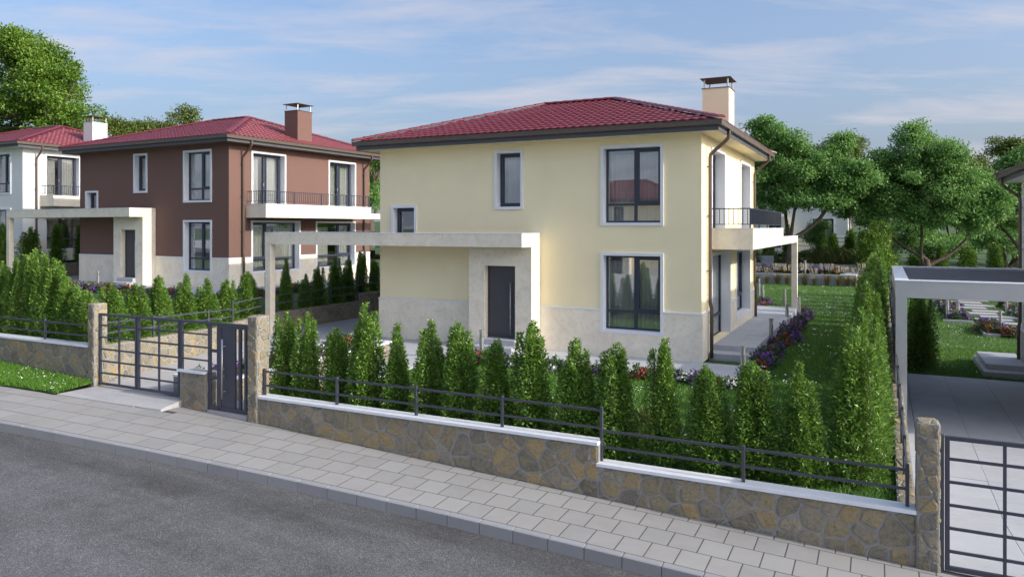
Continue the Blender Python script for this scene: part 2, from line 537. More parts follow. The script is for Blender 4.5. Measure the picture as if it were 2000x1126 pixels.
def stones(parent, M, u0, u1, vlo, vhi, size=.23, seed=1, mort=.014):
    """irregular flat stones over a face; M(u, v, d) -> point, d outwards"""
    r = random.Random(seed)
    vmin = min(vlo(u0), vlo(u1)); vmax = max(vhi(u0), vhi(u1))
    nu = max(1, round((u1 - u0) / size)); nv = max(1, round((vmax - vmin) / (size * .86)))
    su, sv = (u1 - u0) / nu, (vmax - vmin) / nv
    P = {}
    for i in range(-3, nu + 3):
        for j in range(-3, nv + 3):
            P[i, j] = (u0 + (i + .5 + (.25 if j % 2 else -.25) + r.uniform(-.46, .46)) * su, vmin + (j + .5 + r.uniform(-.44, .44)) * sv)
    for key in list(P):
        if r.random() < .20: del P[key]
    def line(f):
        k = (f(u1) - f(u0)) / (u1 - u0); return k, f(u0) - k * u0
    kl, cl = line(vlo); kh, chh = line(vhi)
    for i in range(-1, nu + 1):
        for j in range(-1, nv + 1):
            a = P.get((i, j))
            if a is None: continue
            c = [(a[0] - 1, a[1] - 1), (a[0] + 1, a[1] - 1), (a[0] + 1, a[1] + 1), (a[0] - 1, a[1] + 1)]
            for di in (-3, -2, -1, 0, 1, 2, 3):
                for dj in (-3, -2, -1, 0, 1, 2, 3):
                    b = P.get((i + di, j + dj))
                    if (di or dj) and b:
                        nx, ny = b[0] - a[0], b[1] - a[1]
                        c = clip(c, nx, ny, nx * (a[0] + b[0]) / 2 + ny * (a[1] + b[1]) / 2)
                        if len(c) < 3: break
                if len(c) < 3: break
            if len(c) < 3: continue
            c = clip(c, -1, 0, -u0); c = clip(c, 1, 0, u1) if c else c
            c = clip(c, kl, -1, -cl) if c else c
            c = clip(c, -kh, 1, chh) if c else c
            if len(c) < 3: continue
            if area(c) < 0: c = c[::-1]
            c = inset(c, mort * r.uniform(.55, 1.25))
            if len(c) < 3 or area(c) < .0022: continue
            # cut corners and roughen the outline
            q = []
            n = len(c)
            for k in range(n):
                p0, p1, p2 = c[k - 1], c[k], c[(k + 1) % n]
                t = r.uniform(.04, .2)
                for w, e in ((p0, t), (p2, t)):
                    q.append((p1[0] + (w[0] - p1[0]) * e + r.uniform(-.004, .004), p1[1] + (w[1] - p1[1]) * e + r.uniform(-.004, .004)))
            n = len(q)
            cx = sum(p[0] for p in q) / n; cy = sum(p[1] for p in q) / n
            h = r.uniform(.007, .018); tu, tv = r.uniform(-.04, .04), r.uniform(-.04, .04)
            V = [M(x, y, -.004) for x, y in q]
            V += [M(cx + (x - cx) * .97, cy + (y - cy) * .97, h * .62) for x, y in q]
            V += [M(cx + (x - cx) * .80, cy + (y - cy) * .80, h + (x - cx) * tu + (y - cy) * tv + r.uniform(-.0025, .0025)) for x, y in q]
            V.append(M(cx, cy, h * 1.15))
            F = []
            for a0 in (0, n):
                for k in range(n):
                    F.append((a0 + k, a0 + (k + 1) % n, a0 + n + (k + 1) % n, a0 + n + k))
            F += [(2 * n + k, 2 * n + (k + 1) % n, 3 * n) for k in range(n)]
            m = MB(); m.add(V, F); m.obj('stone', STONE, parent)

ORD = ['first', 'second', 'third', 'fourth', 'fifth', 'sixth', 'seventh', 'eighth', 'ninth', 'tenth', 'eleventh', 'twelfth', 'thirteenth',
       'fourteenth', 'fifteenth', 'sixteenth', 'seventeenth', 'eighteenth', 'nineteenth', 'twentieth', 'twenty-first', 'twenty-second',
       'twenty-third', 'twenty-fourth', 'twenty-fifth', 'twenty-sixth', 'twenty-seventh', 'twenty-eighth', 'twenty-ninth', 'thirtieth',
       'thirty-first', 'thirty-second', 'thirty-third', 'thirty-fourth', 'thirty-fifth', 'thirty-sixth', 'thirty-seventh', 'thirty-eighth', 'thirty-ninth', 'fortieth']

# slope of the street, falling to the right
def zg(x, y=0): return -.149 - .0446 * (x + 6.37)

# leaves: each a folded diamond of two triangles
def leaves(P, D, Nn, length, width, seed=0):
    """P base points, D growth directions, Nn face normals (n,3)"""
    n = len(P)
    g = np.random.default_rng(seed)
    D = D / np.linalg.norm(D, axis=1, keepdims=True)
    S = np.cross(D, Nn); S /= np.maximum(np.linalg.norm(S, axis=1, keepdims=True), 1e-6)
    U = np.cross(S, D)
    L = (length * g.uniform(.65, 1.25, n))[:, None]; W = (width * g.uniform(.7, 1.2, n))[:, None]
    mid = P + D * L * .48
    V = np.empty((n, 4, 3))
    V[:, 0] = P
    V[:, 1] = mid + S * W * .5 + U * W * .22
    V[:, 2] = P + D * L - U * L * .10
    V[:, 3] = mid - S * W * .5 + U * W * .22
    b = (np.arange(n) * 4)[:, None]
    F = np.concatenate([b + np.array([0, 1, 2]), b + np.array([0, 2, 3])])
    return V.reshape(-1, 3), F

def unit(a): return a / np.maximum(np.linalg.norm(a, axis=-1, keepdims=True), 1e-9)
# ---------------------------------------------------------------- ground, road, pavement
def sheet(name, poly, zf, mat, kind='structure', parent=None, thick=0):
    m = MB()
    m.add([(x, y, zf(x, y)) for x, y in poly], [tuple(range(len(poly)))])
    o = m.obj(name, mat, parent)
    if kind: o['kind'] = kind
    return o

def grid_sheet(name, xs, ys, zf, mat, kind='structure'):
    V = [(x, y, zf(x, y)) for y in ys for x in xs]
    n = len(xs)
    F = [(j * n + i, j * n + i + 1, (j + 1) * n + i + 1, (j + 1) * n + i) for j in range(len(ys) - 1) for i in range(n - 1)]
    m = MB(); m.add(V, F)
    o = m.obj(name, mat, None, True)
    o['kind'] = kind
    return o

def z_far(x, y):
    base = float(np.interp(x, [-80, -45, -33, -17, -15, 1.9, 3.9, 30, 60], [2.6, 1.2, .5, .35, -.45, -.45, -1.6, -1.9, -2.2]))
    if y < -9: base = min(base, zg(x) - .75)
    if y > 45: base += (y - 45) * .012
    return base
def span(a, b, n): return [a + (b - a) * i / n for i in range(n + 1)]
grid_sheet('ground', [-700, -400, -200, -80] + span(-60, 60, 60) + [100, 200, 400, 700], [-300, -120, -60] + span(-40, 60, 50) + [90, 150, 300, 700], z_far, TURF)

# kerb line: points (x, y) of the front top edge
KX = np.array([-40., -16, -9.87, -7.42, -5.81, -2.6, -.68, 1.34, 6, 30])
KY = np.array([-16.4, -12.75, -11.90, -11.64, -11.46, -11.21, -11.12, -11.06, -11.02, -10.95])
def ky(x): return float(np.interp(x, KX, KY))
KYS = np.convolve(np.interp(np.linspace(-40, 30, 701), KX, KY), np.ones(31) / 31, 'same')
KYS[:16] = np.interp(np.linspace(-40, 30, 701), KX, KY)[:16]; KYS[-16:] = np.interp(np.linspace(-40, 30, 701), KX, KY)[-16:]
def ky(x): return float(np.interp(x, np.linspace(-40, 30, 701), KYS))
def kn(x):
    t = Vector((1, (ky(x + .3) - ky(x - .3)) / .6)); t.normalize()
    return (-t.y, t.x)
def kp(x, t):
    n = kn(x); return (x + n[0] * t, ky(x) + n[1] * t)

KH = .165
road_x = span(-60, 40, 50)
V = []; F = []
m = MB()
near = []
RT = [(-.03, 1.0), (.25, .95), (.6, .7), (1.1, .35), (1.8, .1), (3.5, 0), (99, 0)]
for x in road_x:
    y0 = ky(max(-40, min(30, x)))
    for (d, a_) in RT:
        m.v.append((x, -17.9 if d > 90 else y0 - d, zg(x) - KH)); near.append(a_)
nr = len(RT)
for i in range(len(road_x) - 1):
    a = i * nr
    m.f += [(a + k + 1, a + nr + k + 1, a + nr + k, a + k) for k in range(nr - 1)]
road = m.obj('road', ASPH); road['kind'] = 'structure'
at = road.data.attributes.new('kerb_near', 'FLOAT', 'POINT'); at.data.foreach_set('value', near)

# unseen pale paving added behind the viewer to bounce light onto the fronts
m = MB()
for x in road_x:
    for (y, z) in ((-17.9, -KH - .05), (-17.9, .0), (-21.0, .03), (-40.0, .06)): m.v.append((x, y, zg(x) + z))
for i in range(len(road_x) - 1):
    a = i * 4
    m.f += [(a + k + 1, a + k + 5, a + k + 4, a + k) for k in range(3)]
opp = m.obj('bounce_pavement', m_plain('bounce_paving', (.46, .45, .43), .85, var=.08, scale=1.5)); opp['kind'] = 'structure'

# kerb stones: shorter on the right as in the street
kerb = tag(link('kerb', None), kind='structure')
kerb_joint = MB()
x = -17.0
ks = []
while x < 9:
    ln = .50 if x > -2.5 else .50 + (-2.5 - x) * .038
    ks.append((x, x + ln)); x += ln
for a, b in ks:
    P = []
    g = .005
    for z in (-KH - .06, 0):
        for (xx, t) in ((a + g, 0), (b - g, 0), (b - g, .115), (a + g, .115)):
            p = kp(xx, t); P.append((p[0], p[1], zg(xx) + z))
    c = .012
    top = []
    for (xx, t) in ((a + g + .004, c), (b - g - .004, c), (b - g - .004, .111), (a + g + .004, .111)):
        p = kp(xx, t); top.append((p[0], p[1], zg(xx)))
    P[4:] = [(p[0], p[1], p[2] - (c if i < 2 else .004)) for i, p in enumerate(P[4:])]
    mm = MB(); mm.add(P + top, [(0, 1, 5, 4), (1, 2, 6, 5), (2, 3, 7, 6), (3, 0, 4, 7), (4, 5, 9, 8), (5, 6, 10, 9), (6, 7, 11, 10), (7, 4, 8, 11), (8, 9, 10, 11)])
    mm.obj('kerb_stone', KERB, kerb)

# pavement: rows of slabs parallel to the kerb, cut by the garden wall
pav = MB()
xs = span(-30, 20, 100)
for x in xs:
    p = kp(x, .10); pav.v.append((p[0], p[1], zg(p[0]) - .002)); pav.v.append((p[0], -9.3 if x > -11 else kp(x, 1.86)[1], zg(p[0]) - .002))
pav.f = [(2 * i, 2 * i + 2, 2 * i + 3, 2 * i + 1) for i in range(len(xs) - 1)]
JOINT = m_plain('joint_sand', (.07, .066, .06), .95, var=.2, scale=20)
pavement = pav.obj('pavement', JOINT); pavement['kind'] = 'structure'
def pav_edges(off):
    step = lambda v: .378 + max(0, -1.0 - v) * .037
    e = [-1.0 + off]
    while e[-1] < 8.2: e.append(e[-1] + .378)
    l = [-1.0 + off]
    while l[-1] > -15.5: l.append(l[-1] - step(l[-1]))
    return l[:0:-1] + e
cells = []
for row in range(7):
    t0 = .118 + row * .463; t1 = t0 + .463
    ed = pav_edges([0, .19, .06, .25, .10, .30, .03][row])
    for a, b in zip(ed[:-1], ed[1:]):
        c = [kp(a, t0), kp(b, t0), kp(b, t1), kp(a, t1)]
        if a > -11.3:
            c = clip(c, 0, 1, -9.405)
        if a < -8.6 and len(c) > 2:      # left of the ramp the pavement ends at the grass
            n = kn(a); q = kp(a, 1.86)
            c = clip(c, n[0], n[1], n[0] * q[0] + n[1] * q[1])
        if len(c) < 3 or abs(area(c)) < .006: continue
        cx, cy = sum(p[0] for p in c) / len(c), sum(p[1] for p in c) / len(c)
        cells.append((math.hypot(cx - 4.3, cy + 20) + (50 if cx > 6.3 or cx < -13.6 else 0), c))
cells.sort(key=lambda e: e[0])
for k, (_, c) in enumerate(cells[:300]):
    slab(c, zg, SLAB, pavement, 'paving_slab', gap=.008, ch=.0008, jit=.0003)
rest = MB()
for _, c in cells[300:]:
    if area(c) < 0: c = c[::-1]
    q = inset(c, .008)
    if len(q) < 3: continue
    n = len(q)
    rest.add([(x, y, zg(x) - .05) for x, y in q] + [(x, y, zg(x)) for x, y in q], [(i, (i + 1) % n, n + (i + 1) % n, n + i) for i in range(n)] + [tuple(range(n, 2 * n))])
if rest.v:
    o = rest.obj('paving_slabs', SLAB, pavement); o['kind'] = 'stuff'

# grass verge on the left between wall and pavement
verge_poly = [(-30, -9.38), (-30, kp(-30, 1.84)[1])] + [kp(x, 1.84) for x in span(-29, -11.4, 20)] + [(-11.245, kp(-11.27, 1.84)[1]), (-11.245, -9.38)]
sheet('verge', verge_poly, lambda x, y: zg(x) + .005 + .10 * max(0, min(1, (y + 10.6) / 1.2)), TURF)

# granite ramp in front of the sliding gate
ramp = tag(link('driveway_ramp', None), kind='structure')
def z_ramp(x, y):
    t = max(0, min(1, (y + 10.02) / .74))
    return (zg(x) + .025) * (1 - t) + .092 * t
rp = [(-11.24, kp(-11.27, 1.87)[1]), (-8.48, kp(-8.5, 1.87)[1]), (-8.48, -9.28), (-11.24, -9.28)]
slab_field(ramp, rp, -11.24, .69, -9.62, .34, z_ramp, GRAN, 'granite_slab', stagger=0, thick=.2, gap=.002, ch=.003, jit=.001)
mm = MB(); mm.add([(x, y, z_ramp(x, y) - .09) for x, y in rp], [(0, 1, 2, 3)]); mm.obj('ramp_bed', JOINT, ramp)
thr = tag(MB().cbox(-7.74, -6.66, -9.42, -9.12, -.3, -.045).obj('gate_threshold', GRAN), kind='structure')

# yellow house plot: turf sheet, paved yard, driveway
sheet('lawn', [(-6.45, -9.2), (4.5, -9.2), (4.5, 30.3), (-9, 30.3), (-9, -2.3), (-6.45, -2.3)], lambda x, y: -.045, TURF)
yard = tag(link('yard_paving', None), kind='structure')
ybed = MB()
z0 = lambda x, y: 0.0
def z_drive(x, y):
    t = max(0, min(1, (y + 9.3) / 5)); return .085 * (1 - t)
front_strip = [(-14.42, -2.42), (1.26, -2.42), (1.26, -.0), (-14.42, -.0)]
carport = [(-14.42, 0), (-10.52, 0), (-10.52, 9), (-14.42, 9)]
drive = [(-11.36, -9.28), (-9.25, -9.28), (-9.25, -2.42), (-13.95, -2.42)]
path = [(-7.72, -9.12), (-6.62, -9.12), (-6.62, -2.42), (-7.72, -2.42)]
slab_field(yard, front_strip, -14.42, 1.045, -2.42, .81, z0, PAVE, 'paving_slab', thick=.06, gap=.003)
slab_field(yard, carport, -14.42, .975, 0, 1.0, z0, PAVE, 'paving_slab', thick=.06, gap=.003)
slab_field(yard, drive, -14.42, 1.03, -9.5, 1.0, z_drive, GRAN, 'paving_slab', thick=.06, gap=.003)
slab_field(yard, path, -7.72, 1.1, -9.12, .84, lambda x, y: -.02, PAVE, 'paving_slab', thick=.06, gap=.004)
for k, (pl_, zf) in enumerate(((front_strip, z0), (carport, z0), (drive, z_drive), (path, lambda x, y: -.02))):
    mm = MB(); mm.add([(x, y, zf(x, y) - (.05 if k == 2 else .012 + .001 * k)) for x, y in pl_], [tuple(range(len(pl_)))])
    mm.obj('paving_bed', JOINT, yard)
# side terrace with two steps
terr = tag(link('terrace', None), kind='structure')
for y0, y1, zt in ((.72, 1.28, .15), (1.28, 12.75, .30)):
    MB().box(.045, 1.2, y0 + .012, y1 - .002, -.05, zt - .03).obj('terrace_bed', CONC, terr)
    slab_field(terr, [(.04, y0), (1.21, y0), (1.21, y1), (.04, y1)], .04, .62, y0, 1.15, lambda x, y, z=zt: z, PAVE, 'terrace_slab', thick=.15 if zt < .2 else .15, gap=.002)
slab_field(terr, [(-10, 9.1), (.04, 9.1), (.04, 12.75), (-10, 12.75)], -10, 1.1, 9.1, 1.2, lambda x, y: .30, PAVE, 'terrace_slab', thick=.2, gap=.002)
# ---------------------------------------------------------------- houses
S_, P_, OV, Z1, ZR = 6.10, 1.255, .652, 6.36, 7.99
L_ = 9.05

def wall(parent, name, mat, M, u0, u1, v0, v1, holes, depth=.22):
    us = sorted({u0, u1, *[h[0] for h in holes], *[h[1] for h in holes]})
    vv = sorted({v0, v1, *[h[2] for h in holes], *[h[3] for h in holes]})
    m = MB()
    for a, b in zip(us[:-1], us[1:]):
        for c, d in zip(vv[:-1], vv[1:]):
            uc, vc = (a + b) / 2, (c + d) / 2
            if any(h[0] < uc < h[1] and h[2] < vc < h[3] for h in holes): continue
            m.add([M(a, c, 0), M(b, c, 0), M(b, d, 0), M(a, d, 0)], [(0, 1, 2, 3)])
    for a, b, c, d in holes:
        q = [(a, c), (b, c), (b, d), (a, d)]
        for i in range(4):
            p, r = q[i], q[(i + 1) % 4]
            m.add([M(*p, 0), M(*r, 0), M(*r, depth + .1), M(*p, depth + .1)], [(0, 1, 2, 3)])
    return m.obj(name, mat, parent)

def mbox(m, M, a, b, c, d, d0, d1):
    """box in wall coordinates: u a..b, v c..d, depth d0..d1 (inwards positive)"""
    m.hexa([M(a, c, d0), M(b, c, d0), M(b, c, d1), M(a, c, d1), M(a, d, d0), M(b, d, d0), M(b, d, d1), M(a, d, d1)])

def window(parent, M, a, b, c, d, layout, rec=.20, bw=.085, curtain=.5, seed=0, sides=True, sill=True, name='window', flip=False):
    """a..b, c..d: outer edge of the white surround"""
    r = random.Random(seed)
    m = MB()
    pr = -.04
    mbox(m, M, a, a + bw, c, d, pr, rec + .05)
    mbox(m, M, b - bw, b, c, d, pr, rec + .05)
    mbox(m, M, a + bw, b - bw, d - bw, d, pr, rec + .05)
    if sill: mbox(m, M, a + bw, b - bw, c, c + bw, pr, rec + .05)
    win = m.obj(name, TRIM, parent)
    A, B, C_, D_ = a + bw, b - bw, (c + bw if sill else c), d - bw
    fr = .055
    f = MB()
    d0, d1 = rec, rec + .07
    mbox(f, M, A, A + fr, C_, D_, d0, d1); mbox(f, M, B - fr, B, C_, D_, d0, d1)
    mbox(f, M, A + fr, B - fr, C_, C_ + fr, d0, d1); mbox(f, M, A + fr, B - fr, D_ - fr, D_, d0, d1)
    panes = []; sash = MB(); has_sash = False
    mu = layout.get('mull', []); tr = layout.get('trans', None)
    cols = [A + fr] + [A + (B - A) * k for k in mu] + [B - fr]
    rows = [C_ + fr] + ([C_ + (D_ - C_) * tr] if tr else []) + [D_ - fr]
    for k in mu:
        mbox(f, M, A + (B - A) * k - .04, A + (B - A) * k + .04, C_ + fr, D_ - fr, d0 + .002, d1)
    if tr:
        for i in range(len(cols) - 1):
            lo = cols[i] + (.04 if i else 0); hi = cols[i + 1] - (.04 if i < len(cols) - 2 else 0)
            mbox(f, M, lo, hi, rows[1] - .035, rows[1] + .035, d0 + .002, d1)
    for i in range(len(cols) - 1):
        for j in range(len(rows) - 1):
            lo = cols[i] + (.04 if i else 0); hi = cols[i + 1] - (.04 if i < len(cols) - 2 else 0)
            bo = rows[j] + (.035 if j else 0); to = rows[j + 1] - (.035 if j < len(rows) - 2 else 0)
            if (i, j) in layout.get('sash', []):
                s_ = .06; has_sash = True
                mbox(sash, M, lo, lo + s_, bo, to, d0 - .02, d1 - .003); mbox(sash, M, hi - s_, hi, bo, to, d0 - .02, d1 - .003)
                mbox(sash, M, lo + s_, hi - s_, bo, bo + s_, d0 - .02, d1 - .003); mbox(sash, M, lo + s_, hi - s_, to - s_, to, d0 - .02, d1 - .003)
                lo, hi, bo, to = lo + s_, hi - s_, bo + s_, to - s_
            panes.append((lo, hi, bo, to))
    f.obj('window_frame', NAVY, win)
    if has_sash: sash.obj('sash', NAVY, win)
    if layout.get('handle'):
        hu = A + (B - A) * layout['handle']; hv = C_ + (D_ - C_) * .44
        hm = MB(); mbox(hm, M, hu - .012, hu + .012, hv, hv + .13, d0 - .055, d0 - .02); hm.obj('handle', STEEL, win)
    for lo, hi, bo, to in panes:
        g = MB(); mbox(g, M, lo - .004, hi + .004, bo - .004, to + .004, d0 + .03, d0 + .042)
        g.obj('pane', GLASS, win)
    # curtains hanging inside
    if curtain > 0:
        w = B - A
        segs = [(A, A + w * curtain * r.uniform(.85, 1.1)), (B - w * curtain * r.uniform(.7, 1.0), B)]
        if curtain >= .95: segs = [(A, B)]
        for (u0, u1) in segs:
            n = max(8, int((u1 - u0) / .025))
            V = []; F = []
            ph = r.uniform(0, 6)
            hem = D_ - .02 - r.uniform(.0, .18)
            for i in range(n + 1):
                u = u0 + (u1 - u0) * i / n
                for (v, am) in ((C_ - .02, 1.0), ((C_ + D_) / 2, .8), (hem, .55)):
                    dd = rec + .17 + am * (.032 * math.sin(u * 46 + ph) + .014 * math.sin(u * 97 + 2 * ph) + .02 * math.sin(u * 11))
                    V.append(M(u, v, dd))
            for i in range(n):
                for k in range(2): F.append((i * 3 + k, i * 3 + 3 + k, i * 3 + 4 + k, i * 3 + 1 + k))
            cm = MB(); cm.add(V, F); cm.obj('curtain', CURT, win, True)
    return win

_tile = None
TU, TV = .236, .36
def tile_arrays():
    n = 7; V = []; F = []
    prof = [0, .009, .019, .024, .019, .009, 0]
    for j, (v, lift) in enumerate(((0, .022), (TV * .5, .013), (TV + .015, .004))):
        for i in range(n):
            u = TU * i / (n - 1)
            scal = -.022 * prof[i] / .024 if j == 0 else 0
            V.append((u, v + scal, prof[i] + lift))
    for i in range(n):
        u = TU * i / (n - 1); V.append((u, -.022 * prof[i] / .024 + .004, prof[i] + .004))
    for j in range(2):
        for i in range(n - 1): F.append((j * n + i, j * n + i + 1, (j + 1) * n + i + 1, (j + 1) * n + i))
    b = 3 * n
    for i in range(n - 1): F.append((b + i, b + i + 1, i + 1, i))
    return np.array(V), np.array(F)

def roof(parent, W, n_single):
    e = OV - .03; ze = Z1 + .005
    yr = L_ / 2; x1, x2 = -W + (W - 2.66) / 2 - .0, -3.92
    x1 = -W + 3.92
    A, B, C_, D_ = Vector((-W - e, -e, ze)), Vector((e, -e, ze)), Vector((e, L_ + e, ze)), Vector((-W - e, L_ + e, ze))
    R1, R2 = Vector((x1, yr, ZR)), Vector((x2, yr, ZR))
    m = MB()
    off = Vector((0, 0, -.0))
    m.add([A, B, C_, D_, R1, R2], [(0, 1, 5, 4), (1, 2, 5), (2, 3, 4, 5), (3, 0, 4)])
    rf = m.obj('roof', ROOF, parent)
    TVs, TFs = tile_arrays()
    tm = None
    rest_v = []; rest_f = []; nb = 0
    cand = []
    for fi, poly in enumerate(((A, B, R2, R1), (B, C_, R2), (C_, D_, R1, R2), (D_, A, R1))):
        u = (poly[1] - poly[0]).normalized()
        nrm = u.cross(poly[2] - poly[1]).normalized()
        v = nrm.cross(u)
        o = poly[0]
        p2 = [((p - o).dot(u), (p - o).dot(v)) for p in poly]
        Wd = p2[1][0]; Hd = max(q[1] for q in p2)
        for j in range(int(Hd / TV) + 1):
            for i in range(-1, int(Wd / TU) + 1):
                a0, b0 = i * TU + .03, j * TV + .01
                ok = True
                for (pu, pv) in ((a0, b0), (a0 + TU, b0), (a0, b0 + TV), (a0 + TU, b0 + TV)):
                    for k in range(len(p2)):
                        s, t = p2[k], p2[(k + 1) % len(p2)]
                        ex, ey = t[0] - s[0], t[1] - s[1]
                        if (ey * (pu - s[0]) - ex * (pv - s[1])) / math.hypot(ex, ey) > .035: ok = False
                if ok: cand.append((fi, j, i, o + u * a0 + v * b0, u, v, nrm))
    front = sorted([c for c in cand if c[0] == 0], key=lambda c: (-(c[3].x) + c[3].y * .8))
    single = set(id(c) for c in front[:n_single])
    for c in cand:
        fi, j, i, o, u, v, nrm = c
        if id(c) in single:
            if tm is None:
                tm = mesh_np('roof_tile', TVs, TFs, ROOF, False)
                tm.polygons.foreach_set('use_smooth', np.array([True] * 12 + [False] * (len(TFs) - 12)))
            ob = link('roof_tile', tm, rf)
            ob.matrix_basis = Matrix((( u.x, v.x, nrm.x, o.x), (u.y, v.y, nrm.y, o.y), (u.z, v.z, nrm.z, o.z), (0, 0, 0, 1)))
        else:
            B3 = np.array([u[:], v[:], nrm[:]])
            rest_v.append(TVs @ B3 + np.array(o[:])); rest_f.append(TFs + nb); nb += len(TVs)
    if rest_v:
        me = mesh_np('roof_tiles', np.concatenate(rest_v), np.concatenate(rest_f), ROOF, False)
        ob = link('roof_tiles', me, rf); ob['kind'] = 'stuff'
    # half-round caps on the hips and the ridge
    for (p, q) in ((A, R1), (B, R2), (C_, R2), (D_, R1), (R1, R2)):
        d = q - p; ln = d.length; d.normalize()
        s = d.cross(Vector((0, 0, 1))).normalized(); up = s.cross(d)
        n = max(1, round(ln / .4)); mm = MB()
        for k in range(n):
            a = p + d * (ln * k / n - .02); b = p + d * (ln * (k + 1) / n + .03)
            V = []
            for (c, rad, lift) in ((a, .125, .030), (b, .118, .018)):
                for t in range(9):
                    th = math.pi * (t / 8); V.append(c + s * math.cos(th) * rad + up * (math.sin(th) * rad * .62 + lift))
            F = [(t, t + 1, 10 + t, 9 + t) for t in range(8)] + [tuple(range(8, -1, -1)), tuple(range(9, 18))]
            mm.add(V, F)
        mm.obj('ridge_cap', ROOF, rf)
    return rf

def ring(m, W, o0, o1, z0, z1):
    """rectangular ring around the eaves between overhangs o0<o1"""
    x0, x1, y0, y1 = -W, 0, 0, L_
    for (a, b, c, d) in ((x0 - o1, x1 + o1, y0 - o1, y0 - o0), (x0 - o1, x1 + o1, y1 + o0, y1 + o1), (x0 - o1, x0 - o0, y0 - o0, y1 + o0), (x1 + o0, x1 + o1, y0 - o0, y1 + o0)):
        m.box(a, b, c, d, z0, z1)

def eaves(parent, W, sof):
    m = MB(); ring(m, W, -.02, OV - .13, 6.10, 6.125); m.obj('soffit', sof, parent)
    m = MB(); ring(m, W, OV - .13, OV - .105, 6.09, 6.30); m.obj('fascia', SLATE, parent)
    g = MB()
    ring(g, W, OV - .018, OV, 6.245, Z1); ring(g, W, OV - .10, OV - .0, 6.225, 6.245); ring(g, W, OV - .02, OV + .008, Z1 - .012, Z1 + .004)
    gt = g.obj('gutter', GUTT, parent)
    sm = MB()
    n = 7
    for k in range(1, n):
        x = -W - OV + (W + 2 * OV) * k / n
        sm.box(x - .012, x + .012, -OV - .004, -OV + .001, 6.223, Z1 + .006); sm.box(x - .012, x + .012, L_ + OV - .001, L_ + OV + .004, 6.223, Z1 + .006)
    for k in range(1, 6):
        y = -OV + (L_ + 2 * OV) * k / 6
        sm.box(OV - .001, OV + .004, y - .012, y + .012, 6.223, Z1 + .006); sm.box(-W - OV - .004, -W - OV + .001, y - .012, y + .012, 6.223, Z1 + .006)
    sm.obj('gutter_seam', GUTT, gt)

def curve_pts(P, it=2):
    P = [Vector(p) for p in P]
    for _ in range(it):
        Q = [P[0]]
        for a, b in zip(P[:-1], P[1:]): Q += [a * .75 + b * .25, a * .25 + b * .75]
        Q.append(P[-1]); P = Q
    return P

def downpipe(parent, x, y, sgn, gx, zbot=.03):
    """x wall face, sgn outward along X"""
    P = [(gx, y, 6.24), (gx, y, 6.06), (gx - sgn * .06, y, 5.96), (x + sgn * .17, y, 5.66), (x + sgn * .085, y, 5.58), (x + sgn * .085, y, 5.4)]
    path = curve_pts(P, 2)
    path += [Vector((x + sgn * .085, y, z)) for z in (4.0, 1.75)] + [Vector((x + sgn * .085, y, 1.55)), Vector((x + sgn * .125, y, 1.38)), Vector((x + sgn * .125, y, zbot))]
    pipe = MB().tube(path, .05, 10).obj('downpipe', GUTT, parent, True)
    c = MB()
    for z in (5.25, 3.9, 2.4): c.tube([(x + sgn * .085, y, z - .02), (x + sgn * .085, y, z + .02)], .058, 10)
    c.tube([(x + sgn * .125, y, 1.0), (x + sgn * .125, y, 1.04)], .058, 10)
    for z in (5.25, 3.9, 2.4): c.box(min(x, x + sgn * .085), max(x, x + sgn * .085), y - .075, y - .05, z - .012, z + .012)
    c.obj('pipe_clip', GUTT, pipe)

LAY_C = dict(mull=[.53], trans=.245, sash=[(1, 1)])
LAY_A = dict(mull=[], sash=[(0, 0)])
LAY_D = dict(mull=[.5], sash=[(0, 0), (1, 0)], handle=.45)
LAY_L1 = dict(mull=[.36], trans=.25, sash=[(0, 1)])
LAY_L2 = dict(mull=[.64], trans=.25, sash=[(1, 1)])
LAY_T = dict(mull=[.36], trans=.27, sash=[])

